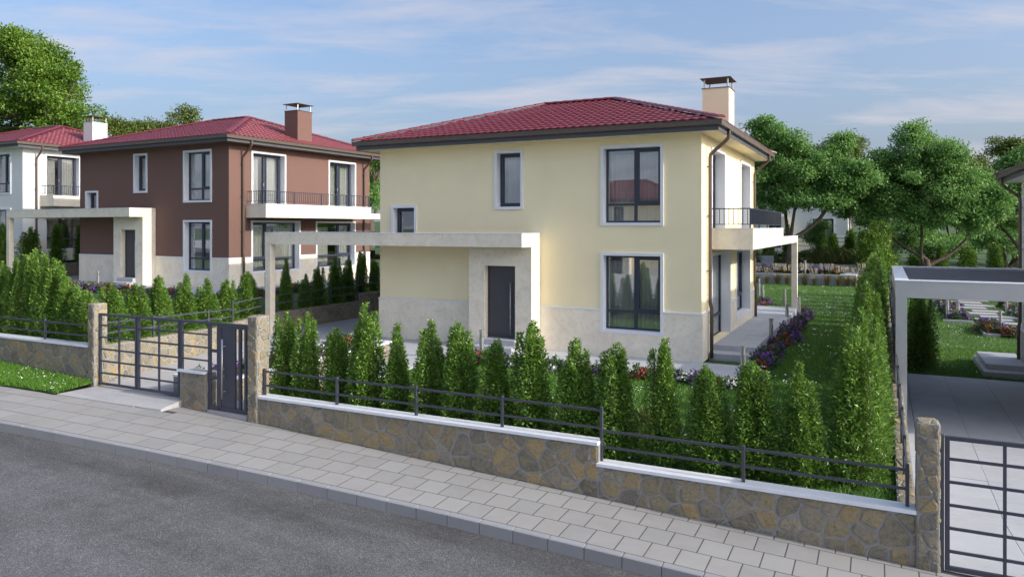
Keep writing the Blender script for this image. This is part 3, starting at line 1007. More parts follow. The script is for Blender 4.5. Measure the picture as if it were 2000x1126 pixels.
def house(label, loc, rz, wmat, sof, W=10.495, n_tiles=0, detail=2, canopy=True, cmat=None, seed=1, name='house', side_door=False):
    cmat = cmat or TRAV
    h = thing(name, label, 'house', loc, rz, None)
    Mf = lambda u, v, d: (u, d, v)
    Ms = lambda u, v, d: (-d, u, v)
    Ml = lambda u, v, d: (-W + d, u, v)
    Mb = lambda u, v, d: (u, L_ - d, v)
    # outer edges of the surrounds
    fw = [(-2.826, -1.024, 3.64, 5.89, LAY_C), (-2.826, -1.024, .64, 2.885, LAY_C), (-6.227, -5.262, 4.13, 5.91, LAY_A), (-10.032 + (10.495 - W), -9.049 + (10.495 - W), 3.20, 4.306, LAY_A)]
    sw = [(1.17, 3.17, 3.30, 5.87, LAY_D), (5.94, 7.95, 3.30, 5.85, LAY_D), (1.16, 4.07, .28 if side_door else .58, 2.87, LAY_L1), (5.08, 7.93, .58, 2.86, LAY_L2)]
    hb = .03
    hole = lambda w: (w[0] + hb, w[1] - hb, w[2] + hb, w[3] - hb)
    door_hole = (-6.765 + .1, -4.706 - .1, .05, 2.6)
    wall(h, 'front_wall', wmat, Mf, -W, 0, 0, S_, [hole(w) for w in fw] + [door_hole])
    wall(h, 'side_wall', wmat, Ms, 0, L_, 0, S_, [hole(w) for w in sw])
    wall(h, 'side_wall', wmat, Ml, 0, L_, 0, S_, [])
    wall(h, 'back_wall', wmat, Mb, -W, 0, 0, S_, [])
    i_ = MB(); i_.box(-W + .3, -.3, .3, L_ - .3, 3.02, 3.1); i_.box(-W + .3, -.3, 4.2, 4.3, .1, 6.0); i_.box(-3.9, -3.8, .3, 4.2, .1, 3.0); i_.box(-4.4, -4.3, .3, 4.2, 3.1, 6.0)
    i_.box(-W + .3, -.3, .3, L_ - .3, .0, .06); i_.box(-W + .1, -.1, .1, L_ - .1, 5.99, 6.05)
    i_.obj('interior', ROOM, h)
    for k, w in enumerate(fw):
        window(h, Mf, w[0], w[1], w[2], w[3], w[4], seed=seed * 10 + k, curtain=.97 if k < 2 else (.97 if k == 2 else 0))
    for k, w in enumerate(sw):
        window(h, Ms, w[0], w[1], w[2], w[3], w[4], rec=.26, seed=seed * 10 + 5 + k, curtain=.44 if k < 2 else .46, sill=k > 1 and not (side_door and k == 2), name='window' if k > 1 else 'balcony_door')
    # stone plinth with white trim, cut at openings
    def pbox(M, s, e, c, d, d0, d1, name, mat):
        m = MB(); mbox(m, M, s, e, c, d, d0, d1); m.obj(name, mat, h)
    def run(M, segs):
        for s, e in segs:
            pbox(M, s, e, 0, P_, -.03, .01, 'plinth', cmat); pbox(M, s, e, P_ + .001, P_ + .042, -.045, .01, 'plinth_trim', TRIM)
    run(Mf, [(-W - .03, -6.765), (-4.706, -2.826), (-1.024, .03)])
    pbox(Mf, -2.826, -1.024, 0, .64, -.03, .01, 'plinth', cmat)
    run(Ms, [(0, 1.16), (4.07, 5.08), (7.93, L_)])
    pbox(Ms, 1.16, 4.07, 0, .28 if side_door else .58, -.03, .01, 'plinth', cmat); pbox(Ms, 5.08, 7.93, 0, .58, -.03, .01, 'plinth', cmat)
    run(Ml, [(0, L_)]); run(Mb, [(-W, 0)])
    roof(h, W, n_tiles)
    eaves(h, W, sof)
    downpipe(h, .0, .68, 1, OV - .06, .32 if not side_door else .03); downpipe(h, .0, 8.55, 1, OV - .06, .32)
    downpipe(h, -W, 8.75, -1, -W - OV + .06)
    # chimney
    c = MB(); c.box(-.823, -.001, 3.916, 4.838, 6.2, 7.986)
    ch = c.obj('chimney', wmat, h)
    cp = MB(); cp.box(-.85, .025, 3.89, 4.865, 7.986, 8.005); cp.obj('chimney_ledge', GUTT, ch)
    for (x, y) in ((-.77, 3.97), (-.05, 3.97), (-.05, 4.785), (-.77, 4.785)):
        MB().tube([(x, y, 8.0), (x, y, 8.30)], .026, 8).obj('chimney_leg', STEEL, ch)
    cp = MB(); cp.add([(-.89, 3.85, 8.295), (.065, 3.85, 8.295), (.065, 4.905, 8.295), (-.89, 4.905, 8.295), (-.89, 3.85, 8.315), (.065, 3.85, 8.315), (.065, 4.905, 8.315), (-.89, 4.905, 8.315), (-.41, 4.377, 8.35)],
                      [(3, 2, 1, 0), (0, 1, 5, 4), (1, 2, 6, 5), (2, 3, 7, 6), (3, 0, 4, 7), (4, 5, 8), (5, 6, 8), (6, 7, 8), (7, 4, 8)])
    cp.obj('chimney_cap', GUTT, ch)
    # balcony, its lower beam and the post at the far end
    b = MB()
    bx = 1.18
    b.box(.001, bx, .9, 1.05, 2.985, 3.55); b.box(bx - .15, bx, 1.05, 7.75, 2.985, 3.55); b.box(.001, bx - .15, 1.05, 7.75, 2.99, 3.28); b.box(.001, bx - .15, 7.6, 7.75, 3.28, 3.55)
    bal = b.obj('balcony', cmat, h)
    b = MB(); b.box(bx - .22, bx - .001, 7.752, 12.70, 2.985, 3.235); b.box(-6, bx - .22, 12.48, 12.70, 2.985, 3.235)
    beam = b.obj('terrace_beam', cmat, h)
    for x in (bx - .225, -6):
        MB().cbox(x, x + .22, 12.482, 12.698, .0, 2.984, .004).obj('post', cmat, beam)
    cpg = MB(); cpg.box(-.0 + .001, bx + .015, .885, 1.06, 3.551, 3.572); cpg.box(bx - .16, bx + .015, 1.06, 7.765, 3.551, 3.572); cpg.box(bx - .235, bx + .012, 7.768, 12.71, 3.236, 3.254)
    cpg.obj('coping', TRIM, bal)
    rails = MB(); ze = 4.12
    xo = bx - .07
    for z, t in ((ze - .03, .03), (3.665, .022)):
        rails.box(.02, xo, .96, .985, z, z + t); rails.box(xo - .025, xo, .985, 7.66, z, z + t)
    rl = rails.obj('handrail', NAVY, bal)
    bm = MB().box(-.008, .008, -.008, .008, 3.687, ze - .03).mesh('baluster', NAVY)
    pm = MB().box(-.018, .018, -.018, .018, 3.572, ze).mesh('rail_post', NAVY)
    step = .115
    nb = int((7.66 - .98) / step)
    if detail >= 1:
        for k in range(1, nb):
            o = link('baluster', bm, bal); o.location = (xo - .0125, .98 + k * step, 0)
        for k in range(1, 9):
            o = link('baluster', bm, bal); o.location = (.03 + k * .125, .9725, 0)
    for y in (.97, 2.6, 4.3, 6.0, 7.66):
        o = link('rail_post', pm, bal); o.location = (xo - .0125, y + (.012 if y < 1 else 0), 0)
    # entrance portal with recessed door
    q = MB()
    X0, X1, YP = -6.765, -4.706, -.631
    dx0, dx1, dz0, dz1 = -6.242, -5.227, .33, 2.465
    top = 3.028 if canopy else 3.0
    q.box(X0, dx0, YP, .0, 0, top); q.box(dx1, X1, YP, .0, 0, top); q.box(dx0, dx1, YP, .0, dz1, top)
    po = q.obj('portal', cmat, h)
    dr = MB(); dr.box(dx0 + .001, dx1 - .001, -.40, -.34, dz0, dz1 - .001)
    dob = dr.obj('entrance_door', DOOR, h)
    dd = MB()
    for (a, b_, c_, d_) in ((dx0 + .004, dx0 + .05, dz0, dz1 - .004), (dx1 - .05, dx1 - .004, dz0, dz1 - .004), (dx0 + .05, dx1 - .05, dz1 - .06, dz1 - .004)):
        dd.box(a, b_, -.418, -.401, c_, d_)
    dd.obj('door_frame', DOOR, dob)
    hd = MB(); hx = -5.46
    hd.tube([(hx, -.47, .44), (hx, -.47, 1.98)], .02, 10)
    for z in (.62, .95, 1.8): hd.tube([(hx, -.47, z), (hx, -.40, z)], .01, 8)
    hd.obj('door_handle', STEEL, dob, True)
    for z in (1.12, 1.30): MB().tube([(-5.32, -.415, z), (-5.32, -.40, z)], .028, 14).obj('lock', STEEL, dob)
    for (a, b_, yf, zt) in ((-6.36, -5.08, -1.17, .165), (-6.26, -5.16, -.80, .33)):
        MB().cbox(a, b_, yf, YP - .002 if yf < -1 else YP - .002, .0, zt, .006).obj('doorstep', PAVE, h)
    MB().box(dx0 + .002, dx1 - .002, YP - .003, -.401, .1, .328).obj('threshold', PAVE, h)
    # carport canopy: flat frame with a dark deck, carried by posts
    if canopy:
        k = MB(); YF = -1.266; XL = -14.31; zb, zt = 3.03, 3.405; YB = 5.6; t = .26
        k.box(XL, X1, YF, YF + t, zb, zt)                     # front beam
        k.box(X1 - t, X1, YF + t, -.001, zb, zt)              # right return to the house
        k.box(XL, XL + t, YF + t, YB - t, zb, zt)             # left beam
        k.box(XL, -W - .001, YB - t, YB, zb, zt)              # back beam
        k.box(-W + .0, X1 - t, -.14, -.001, zb + .1, zt - .02)
        cn_ = k.obj('canopy', cmat, h)
        k = MB(); k.box(XL + t, -W - .002, YF + t, YB - t, 3.30, 3.365); k.box(-W - .002, X1 - t, YF + t, -.14, 3.30, 3.365)
        k.obj('canopy_roof', DECK, cn_)
        k = MB(); e = .012
        k.box(XL - e, X1 + e, YF - e, YF + t + e, zt + .001, zt + .022); k.box(X1 - t - e, X1 + e, YF + t + e, -.002, zt + .001, zt + .022)
        k.box(XL - e, XL + t + e, YF + t + e, YB + e, zt + .001, zt + .022); k.box(XL + t + e, -W - .002, YB - t - e, YB + e, zt + .001, zt + .022)
        k.obj('canopy_coping', TRIM, cn_)
        for y in (YF + .001, YB - .231):
            MB().cbox(XL + .001, XL + .231, y, y + .23, -.3, zb - .001, .004).obj('canopy_post', cmat, cn_)
    return h

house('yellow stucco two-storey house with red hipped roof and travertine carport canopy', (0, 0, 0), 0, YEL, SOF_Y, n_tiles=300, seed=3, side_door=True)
house('dark brown stucco house with white window surrounds left of the yellow house', (-20.052, 2.471, 1.02), -.036, BRN, BRN, W=10.33, seed=5)
house('white stucco house at the left edge behind the brown house', (-36.75, 3.87, 1.747), 0, WHT, WHT, seed=8, detail=1)
house('pale grey house at the right edge, only its eave and downpipe in view', (18.885, .277, -1.022), 0, WHT, WHT, cmat=RENDER_ROUGH, seed=9, detail=1)
house('white house half hidden behind the leafy trees at the back', (1.7, 48, 1.5), 0, WHT, WHT, seed=12, detail=1, canopy=False)
house('red-roofed house across the street, seen only as a reflection in the window panes', (-19, -32.5, -.7), math.pi, YEL, SOF_Y, seed=15, detail=0, canopy=False)
# ---------------------------------------------------------------- garden walls, fences, gates
def wall_straight(label, x0, x1, top, yf=-9.40, yb=-9.20, seed=1, cap=True, size=.27, bottom=None, name='stone_wall', ends=(False, False), steps=None):
    """wall along X, front face at yf; top height constant; steps: list of (x0,x1,top)"""
    w = thing(name, label, 'wall')
    for i, (a, b, t) in enumerate(steps or [(x0, x1, top)]):
        zb = lambda u: zg(u) - .02 if bottom is None else bottom
        m = MB(); m.hexa([(a, yf, zb(a) - .3), (b, yf, zb(b) - .3), (b, yb, zb(b) - .3), (a, yb, zb(a) - .3), (a, yf, t), (b, yf, t), (b, yb, t), (a, yb, t)])
        m.obj('mortar', MORTAR, w)
        stones(w, lambda u, v, d: (u, yf - d, v), a + .005, b - .005, zb, lambda u, t=t: t - .003, size, seed + i)
        if cap:
            MB().cbox(a - (.025 if i else 0), b, yf - .035, yb + .03, t + .001, t + .052, .005).obj('coping', CAPW, w)
    return w

def pillar(label, x0, x1, yf, yb, top, bottom, seed):
    w = thing('stone_pillar', label, 'pillar', ((x0 + x1) / 2, (yf + yb) / 2, bottom))
    cx, cy = (x0 + x1) / 2, (yf + yb) / 2
    a, b, c, d = x0 - cx, x1 - cx, yf - cy, yb - cy
    h = top - bottom
    MB().cbox(a, b, c, d, -.3, h, .006).obj('mortar', MORTAR, w)
    lo = lambda u: -.0; hi = lambda u: h - .002
    stones(w, lambda u, v, e: (u, c - e, v), a + .004, b - .004, lo, hi, .19, seed, .010)
    stones(w, lambda u, v, e: (b + e, u, v), c + .004, d - .004, lo, hi, .19, seed + 1, .010)
    stones(w, lambda u, v, e: (a - e, -u, v), -d + .004, -c - .004, lo, hi, .19, seed + 2, .010)
    stones(w, lambda u, v, e: (u, v, h + e), a + .004, b - .004, lambda u: c + .004, lambda u: d - .004, .2, seed + 3, .008)
    return w

wall_straight('low stone wall with white coping along the pavement in front of the yellow house, stepped once', 0, 0, 0, seed=21,
              steps=[(-6.36, .50, .325), (.50, 4.70, .015)])
wall_straight('low stone wall with white coping left of the sliding gate', -22, -11.42, .935, seed=31)
pillar('tall stone pillar at the left end of the sliding gate', -11.42, -11.20, -9.44, -9.13, 1.90, -.02, 41)
pillar('stone gate pillar between the pedestrian gate and the front wall', -6.62, -6.37, -9.44, -9.13, 1.88, -.25, 45)
pillar('stone pillar at the right, beside the neighbouring gate', 4.70, 4.945, -9.44, -9.16, 1.17, -.72, 49)

# side walls
def wall_line(label, pts, seed, thick=.22, size=.24, name='stone_wall', face=1, stone_faces=True):
    """pts: (x, y, ztop, zbottom); stones on the right-hand (+X) face"""
    w = thing(name, label, 'wall')
    for i, (p, q) in enumerate(zip(pts[:-1], pts[1:])):
        if q is None or p is None: continue
        d = Vector((q[0] - p[0], q[1] - p[1])); ln = d.length; d.normalize()
        n = Vector((d.y, -d.x)) * face
        bk = -n * thick
        P = [(p[0], p[1], p[3] - .3), (q[0], q[1], q[3] - .3), (q[0] + bk.x, q[1] + bk.y, q[3] - .3), (p[0] + bk.x, p[1] + bk.y, p[3] - .3),
             (p[0], p[1], p[2]), (q[0], q[1], q[2]), (q[0] + bk.x, q[1] + bk.y, q[2]), (p[0] + bk.x, p[1] + bk.y, p[2])]
        MB().hexa(P).obj('mortar', MORTAR, w)
        if stone_faces:
            M = lambda u, v, e: (p[0] + d.x * u + n.x * e, p[1] + d.y * u + n.y * e, v)
            stones(w, M, .01, ln - .01, lambda u: p[3] + (q[3] - p[3]) * u / ln, lambda u: p[2] + (q[2] - p[2]) * u / ln - .003, size, seed + i)
        # flat stones laid along the top
        zt = lambda u: p[2] + (q[2] - p[2]) * u / ln
        M2 = lambda u, v, e: (p[0] + d.x * u - n.x * v, p[1] + d.y * u - n.y * v, zt(u) + e)
        stones(w, M2, .005, ln - .005, lambda u: .006, lambda u: thick - .006, .26, seed + 50 + i, .006)
    return w
wall_line('stone retaining wall slanting back along the driveway below the brown house hedge', [(-11.36, -9.13, .93, .06), (-13.55, -3.3, .575, 0)], 61)
wall_line('stone retaining wall beside the carport of the yellow house', [(-13.55, -3.29, .64, 0), (-14.44, -1.0, .64, 0), (-14.44, 3.96, .64, 0), (-14.44, 3.961, .93, 0), (-14.44, 9.0, .93, 0)][:3], 65)
wall_line('stepped-up stone wall behind the carport at the yellow house', [(-14.45, 3.97, .93, 0), (-14.45, 9.0, .93, 0)], 69)
wall_line('narrow stone wall between the yellow house lawn and the right-hand driveway', [(4.71, -9.19, .05, -.75), (4.71, -3.2, .05, -1.04), (4.71, 30, .05, -1.04)], 73, face=1, stone_faces=False)
wall_line('stone wall beside the carport of the brown house', [(-34.55, .9, 1.70, 1.0), (-34.2, 11, 1.70, 1.0)], 79)

# metal railings
def railing(label, pts, posts, rails, name='railing_fence', top=.5, sz=.022, rsz=(.012, .018)):
    """pts polyline (x,y,z base); posts: list of (x,y,zbase,ztop); rails: list of ((x,y,z),(x,y,z))"""
    f = thing(name, label, 'fence')
    for (x, y, a, b) in posts: MB().cbox(x - sz, x + sz, y - sz, y + sz, a, b, .003).obj('post', GATE, f)
    for (p, q) in rails:
        d = Vector(q) - Vector(p); n = Vector((-d.y, d.x, 0)).normalized() * rsz[0]; u = Vector((0, 0, rsz[1]))
        P = [Vector(p) - n - u, Vector(q) - n - u, Vector(q) + n - u, Vector(p) + n - u, Vector(p) - n + u, Vector(q) - n + u, Vector(q) + n + u, Vector(p) + n + u]
        MB().hexa(P).obj('rail', GATE, f)
    return f
px_f = [-6.31, -4.556, -2.833, -1.175]
yF = -9.30
posts = [(x, yF, .377, .885) for x in px_f] + [(.515, yF, .067, .885)] + [(2.591, yF, .067, .575), (4.60, yF, .067, .60)]
railing('dark metal railing with two rails on the front wall of the yellow house', None, posts,
        [((-6.29, yF, z), (.50, yF, z)) for z in (.832, .565)] + [((.53, yF, z), (4.585, yF, z)) for z in (.525, .285)])
railing('dark metal railing on the wall left of the sliding gate', None, [(x, yF, .985, 1.47) for x in (-13.19, -16.2, -19.2)],
        [((-22, yF, z), (-11.42, yF, z)) for z in (1.40, 1.165)])
def along(p, q, t, z): return (p[0] + (q[0] - p[0]) * t, p[1] + (q[1] - p[1]) * t, z)
pa, pb = (-11.47, -9.10), (-13.66, -3.3)
za = lambda t: .93 + (.575 - .93) * t
railing('dark metal railing slanting back above the driveway retaining wall', None,
        [(*along(pa, pb, t, 0)[:2], za(t), za(t) + .56) for t in (.02, .33, .77)],
        [(along(pa, pb, 0, za(0) + h), along(pa, pb, 1.0, za(1) + h)) for h in (.50, .27)])
pc = (-14.55, -1.0)
railing('dark metal railing beside the carport post of the yellow house', None,
        [(-13.68, -3.25, .50, 1.32), (-14.55, .32, .64, 1.31), (-14.55, 2.35, .64, 1.31), (-14.55, 3.95, .64, 1.65)],
        [((-13.68, -3.25, z), (-14.55, -1.0, z)) for z in (1.24, .95)] + [((-14.55, -1.0, z), (-14.55, 3.95, z)) for z in (1.24, .95)] + [((-14.55, 3.95, z), (-14.55, 9, z)) for z in (1.57, 1.28)])
ry = [-9.25, -7.9, -6.2, -4.4, -2.6, -.6, 1.5, 3.6, 5.8, 8, 11, 14, 17, 20]
railing('dark metal railing on the narrow wall at the right edge of the lawn', None,
        [(4.60, y, .05, .60 + max(0, (y + 9) * .022)) for y in ry[1:]],
        [((4.60, a, .525 + max(0, (a + 9) * .022)), (4.60, b, .525 + max(0, (b + 9) * .022))) for a, b in zip(ry[:-1], ry[1:])] +
        [((4.60, a, .285 + max(0, (a + 9) * .022)), (4.60, b, .285 + max(0, (b + 9) * .022))) for a, b in zip(ry[:-1], ry[1:])])

# sliding gate: two grid leaves and a short bay over the planter
def bars(parent, name, lst, mat=GATE):
    for (a, b, c, d, e, f) in lst: MB().box(a, b, c, d, e, f).obj(name, mat, parent)
gy0, gy1 = -9.345, -9.295
gate = thing('sliding_gate', 'dark blue-grey metal driveway gate of square grid bars', 'gate', (0, 0, 0))
def leaf(parent, x0, x1, zb, zt, mids, rows, bw=.05):
    m = MB(); m.box(x0, x0 + bw, gy0, gy1, zb, zt); m.box(x1 - bw, x1, gy0, gy1, zb, zt); m.box(x0 + bw, x1 - bw, gy0, gy1, zt - bw, zt); m.box(x0 + bw, x1 - bw, gy0, gy1, zb, zb + bw)
    fr = m.obj('leaf_frame', GATE, parent)
    for mx in mids: MB().box(mx - .018, mx + .018, gy0 + .01, gy1 - .01, zb + bw, zt - bw).obj('upright_bar', GATE, fr)
    for z in rows:
        e = [x0 + bw] + [v for mx in mids for v in (mx - .018, mx + .018)] + [x1 - bw]
        for a, b in zip(e[::2], e[1::2]): MB().box(a, b, gy0 + .012, gy1 - .012, z - .017, z + .017).obj('cross_bar', GATE, fr)
rows = [1.70 - .262 * k for k in range(1, 6)]
leaf(gate, -11.19, -9.945, .13, 1.70, [-10.53], rows)
leaf(gate, -9.925, -8.62, .13, 1.70, [-9.26], rows)
bay = thing('gate_bay', 'short fixed grid panel above the stone planter beside the driveway gate', 'gate panel')
m = MB(); m.box(-8.60, -8.545, gy0, gy1, -.06, 1.70); m.box(-8.545, -7.80, gy0, gy1, 1.65, 1.70)
bf = m.obj('panel_frame', GATE, bay)
for z in rows[:4]: MB().box(-8.545, -7.80, gy0 + .012, gy1 - .012, z - .015, z + .015).obj('cross_bar', GATE, bf)
door = thing('pedestrian_gate', 'dark metal pedestrian gate with long steel pull handle', 'gate', (0, 0, 0))
m = MB(); m.box(-7.80, -7.735, gy0, gy1, -.07, 1.70); m.box(-7.735, -6.63, gy0, gy1, 1.645, 1.70); m.box(-7.735, -7.50, gy0, gy1, -.045, .03)
df = m.obj('gate_frame', GATE, door)
for z in (.60, 1.13): MB().box(-7.735, -7.545, gy0 + .008, gy1 - .008, z - .03, z + .03).obj('cross_bar', GATE, df)
m = MB(); m.box(-7.545, -7.48, gy0 - .004, gy1, .032, 1.643); m.box(-7.478, -7.43, gy0 - .004, gy1, -.04, 1.64); m.box(-7.43, -6.64, gy0 - .004, gy1, -.04, .03); m.box(-7.43, -6.64, gy0 - .004, gy1, 1.60, 1.64)
lf = m.obj('door_leaf', GATE, door)
MB().box(-7.43, -7.10, gy0 + .008, gy1 - .012, .03, 1.60).obj('solid_panel', GATE, lf)
for x in (-7.085, -6.93, -6.775): MB().box(x - .03, x + .03, gy0, gy1 - .002, .03, 1.60).obj('upright_bar', GATE, lf)
hm = MB(); hm.tube([(-7.32, -9.42, .22), (-7.32, -9.42, 1.39)], .02, 10)
hm.obj('pull_handle', STEEL, lf, True)
for z in (.36, 1.25): MB().tube([(-7.32, -9.42, z), (-7.30, -9.345, z)], .012, 8).obj('handle_bracket', STEEL, lf)
for z in (.66, .80): MB().tube([(-7.35, -9.375, z), (-7.35, -9.345, z)], .026, 12).obj('lock', STEEL, lf)
# neighbour's gate at the right edge
g2 = thing('right_driveway_gate', 'dark metal grid gate cut by the right edge of the picture', 'gate')
MB().box(4.955, 5.0, gy0 - .02, gy1 + .02, -.66, 1.03).obj('gate_post', GATE, g2)
def leaf2(parent, x0, x1, zb, zt, mids, rows):
    leaf(parent, x0, x1, zb, zt, mids, rows, .052)
leaf2(g2, 5.01, 6.28, -.64, 1.02, [5.635], [1.02 - .285 * k for k in range(1, 6)])
leaf2(g2, 6.30, 7.6, -.66, 1.02, [6.95], [1.02 - .285 * k for k in range(1, 6)])

# stone planter by the gate and long planter between driveway and path
w = thing('stone_planter', 'stone-faced planter block with white coping beside the pedestrian gate', 'planter')
MB().box(-8.535, -7.81, -9.40, -9.0, -.4, .66).obj('mortar', MORTAR, w)
stones(w, lambda u, v, d: (u, -9.40 - d, v), -8.53, -7.815, lambda u: zg(u) - .02, lambda u: .655, .23, 91)
stones(w, lambda u, v, d: (-7.81 + d, u, v), -9.395, -9.0, lambda u: -.1, lambda u: .655, .22, 92)
MB().cbox(-8.575, -7.802, -9.455, -9.36, .661, .705, .005).obj('coping', CAPW, w)
w = thing('long_planter', 'long low stone planter with white coping between driveway and garden path', 'planter')
MB().box(-9.22, -7.76, -9.0, -3.1, -.3, .42).obj('mortar', MORTAR, w)
stones(w, lambda u, v, d: (-7.76 + d, u, v), -9.0, -3.1, lambda u: -.02, lambda u: .415, .24, 95)
stones(w, lambda u, v, d: (-9.22 - d, -u, v), 3.1, 9.0, lambda u: .05, lambda u: .415, .24, 96)
for (a, b, c, d) in ((-9.26, -9.08, -9.0, -3.06), (-7.90, -7.72, -9.0, -3.06), (-9.08, -7.90, -3.24, -3.06)):
    MB().cbox(a, b, c, d, .421, .462, .005).obj('coping', CAPW, w)
MB().box(-9.08, -7.90, -9.0, -3.24, .421, .44).obj('soil', SOIL, w)
w = thing('path_edge_wall', 'short low stone wall with white coping behind the gate pillar', 'wall')
MB().box(-6.62, -6.45, -9.12, -6.6, -.3, .30).obj('mortar', MORTAR, w)
stones(w, lambda u, v, d: (-6.45 + d, u, v), -9.12, -6.6, lambda u: -.04, lambda u: .295, .22, 98)
MB().cbox(-6.65, -6.42, -9.12, -6.57, .301, .345, .005).obj('coping', CAPW, w)

# ---------------------------------------------------------------- neighbouring plots
def z_brown(x, y):
    t = max(0, min(1, (y + 9.2) / 7)); s = max(0, min(1, (x + 20) / 5))
    return .86 + .05 * (1 - s) - .36 * t * s
bx_ = lambda y: float(np.interp(y, [-9.2, -3.3, -1.0, 30], [-11.62, -13.8, -14.68, -14.68])) - .0
V = []; F = []
ys = span(-9.2, 30, 28)
for y in ys:
    xe = bx_(y)
    for k in range(13):
        x = -34.3 + (xe + 34.3) * k / 12
        V.append((x, y, z_brown(x, y)))
F = [(j * 13 + i, j * 13 + i + 1, (j + 1) * 13 + i + 1, (j + 1) * 13 + i) for j in range(len(ys) - 1) for i in range(12)]
mm = MB(); mm.add(V, F); o = mm.obj('brown_house_lawn', TURF, None, True); o['kind'] = 'structure'
bp = tag(link('brown_house_paving', None), kind='structure')
bp.location = (-20.052, 2.471, 1.02); bp.rotation_euler = (0, 0, -.036)
for poly in ([(-14.3, -2.3), (1.2, -2.3), (1.2, 0), (-14.3, 0)], [(-14.3, 0), (-10.35, 0), (-10.35, 7), (-14.3, 7)], [(.04, 0), (1.2, 0), (1.2, 12), (.04, 12)]):
    slab_field(bp, poly, -14.3, 1.03, -2.3, .76, lambda x, y: 0.0, PAVE, 'paving_slab', thick=.22, gap=.003)
sheet('white_house_lawn', [(-60, -9), (-34.6, -9), (-34.6, 40), (-60, 40)], lambda x, y: 1.62, TURF)
# right plot
sheet('right_lawn', [(4.72, 6.72), (30, 6.72), (30, 36), (4.72, 36)], lambda x, y: -1.045, TURF)
rd = tag(link('right_driveway', None), kind='structure')
def z_rd(x, y):
    t = max(0, min(1, (y + 9.3) / 3.2)); return -.665 * (1 - t) - 1.02 * t
for (a, b, st, xe) in ((-9.3, -6.1, 1.0667, 12), (-6.1, .22, 1.0533, 12), (.22, 6.7, 1.08, 8.3)):
    poly = [(4.98, a), (xe, a), (xe, b), (4.98, b)]
    slab_field(rd, poly, 3.945, 1.04, a, st, z_rd, PAVE, 'paving_slab', thick=.1, gap=.003, ch=.004)
slab_field(rd, [(4.735, -9.15), (4.98, -9.15), (4.98, 6.7), (4.735, 6.7)], 4.735, .4, -9.3, 1.0667, z_rd, PAVE, 'paving_slab', thick=.1, gap=.003)
mm = MB(); mm.add([(x, y, z_rd(x, y) - .015) for x, y in ((4.73, -9.3), (12, -9.3), (12, -6.1), (4.73, -6.1), (12, 6.7), (4.73, 6.7))], [(0, 1, 2, 3), (3, 2, 4, 5)])
mm.obj('paving_bed', JOINT, rd)
# stepped platform beside the right house
rs_ = thing('stone_steps', 'grey stone platform with two steps on the right-hand lawn', 'steps')
MB().cbox(7.12, 8.35, 7.15, 10.4, -1.3, -.86, .008).obj('lower_step', PAVE, rs_)
MB().cbox(7.22, 8.34, 7.62, 10.3, -.859, -.69, .008).obj('upper_step', PAVE, rs_)

# garden walls at the far end
def concrete(label, x0, x1, y0, y1, z0, z1, name='concrete_wall'):
    o = thing(name, label, 'wall')
    MB().cbox(x0, x1, y0, y1, z0, z1, .012).obj('wall_body', CONC, o)
    return o
concrete('pale concrete garden wall at the end of the lawn', -12, 2.85, 30.3, 30.5, -.4, .64)
concrete('end return of the pale concrete garden wall', 2.65, 2.85, 30.502, 35, -.4, .64)
concrete('upper concrete wall behind the purple flower bed', -14, 3.7, 35.0, 35.2, .2, 1.07)
concrete('small concrete block on the upper garden wall', -6.2, -2.7, 36.0, 36.3, .9, 1.55)
sheet('flower_bed_soil', [(-12, 30.5), (2.65, 30.5), (2.65, 35), (-12, 35)], lambda x, y: .56, SOIL)
sheet('upper_terrace_ground', [(-16, 35.2), (4.4, 35.2), (4.4, 60), (-16, 60)], lambda x, y: 1.0, TURF)
o = tag(MB().cbox(1.9, 2.64, 30.7, 34.6, .5, .645, .01).obj('garden_slab', CONC), kind='structure')
sheet('right_upper_ground', [(4.72, 36), (40, 36), (40, 70), (4.72, 70)], lambda x, y: -.4, TURF)
# stepping-stone path and its kerbed beds on the right plot
sp = tag(link('garden_path', None), kind='structure')
for k, (x, y, w_, l_) in enumerate([(9.6, 17.6, 1.7, .8), (9.75, 19.0, 1.6, .75), (9.35, 20.4, 1.7, .9), (9.9, 21.9, 1.5, .8), (9.2, 23.3, 1.6, .9), (9.6, 24.8, 1.7, .8), (8.9, 26.2, 1.5, .9), (9.4, 27.6, 1.5, .9), (8.7, 29.2, 1.6, 1.0), (9.3, 30.8, 1.5, 1.0), (8.8, 32.6, 1.6, 1.1), (9.3, 34.3, 1.6, 1.0)]):
    MB().cbox(x - w_ / 2, x + w_ / 2, y - l_ / 2, y + l_ / 2, -1.1, -.93, .01).obj('stepping_slab', GRAN, sp)
bk = thing('bed_edging', 'low pale concrete edging around the right-hand flower beds', 'edging')
for (x0, x1, y0, y1) in ((8.15, 8.25, 17.3, 20.6), (8.25, 9.4, 17.2, 17.3), (6.95, 8.2, 21.9, 22.0)):
    MB().cbox(x0, x1, y0, y1, -1.2, -.90, .01).obj('edging_stone', CONC, bk)
# ---------------------------------------------------------------- plants
def copy_thing(src, loc, rz, sc, label, group):
    r = src.copy(); COL.objects.link(r)
    r.location = loc; r.rotation_euler = (0, 0, rz); r.scale = sc if isinstance(sc, tuple) else (sc, sc, sc)
    tag(r, label, None, group)
    for c in src.children:
        d = c.copy(); COL.objects.link(d); d.parent = r
    return r
def drop(src):
    for c in list(src.children): bpy.data.objects.remove(c)
    bpy.data.objects.remove(src)

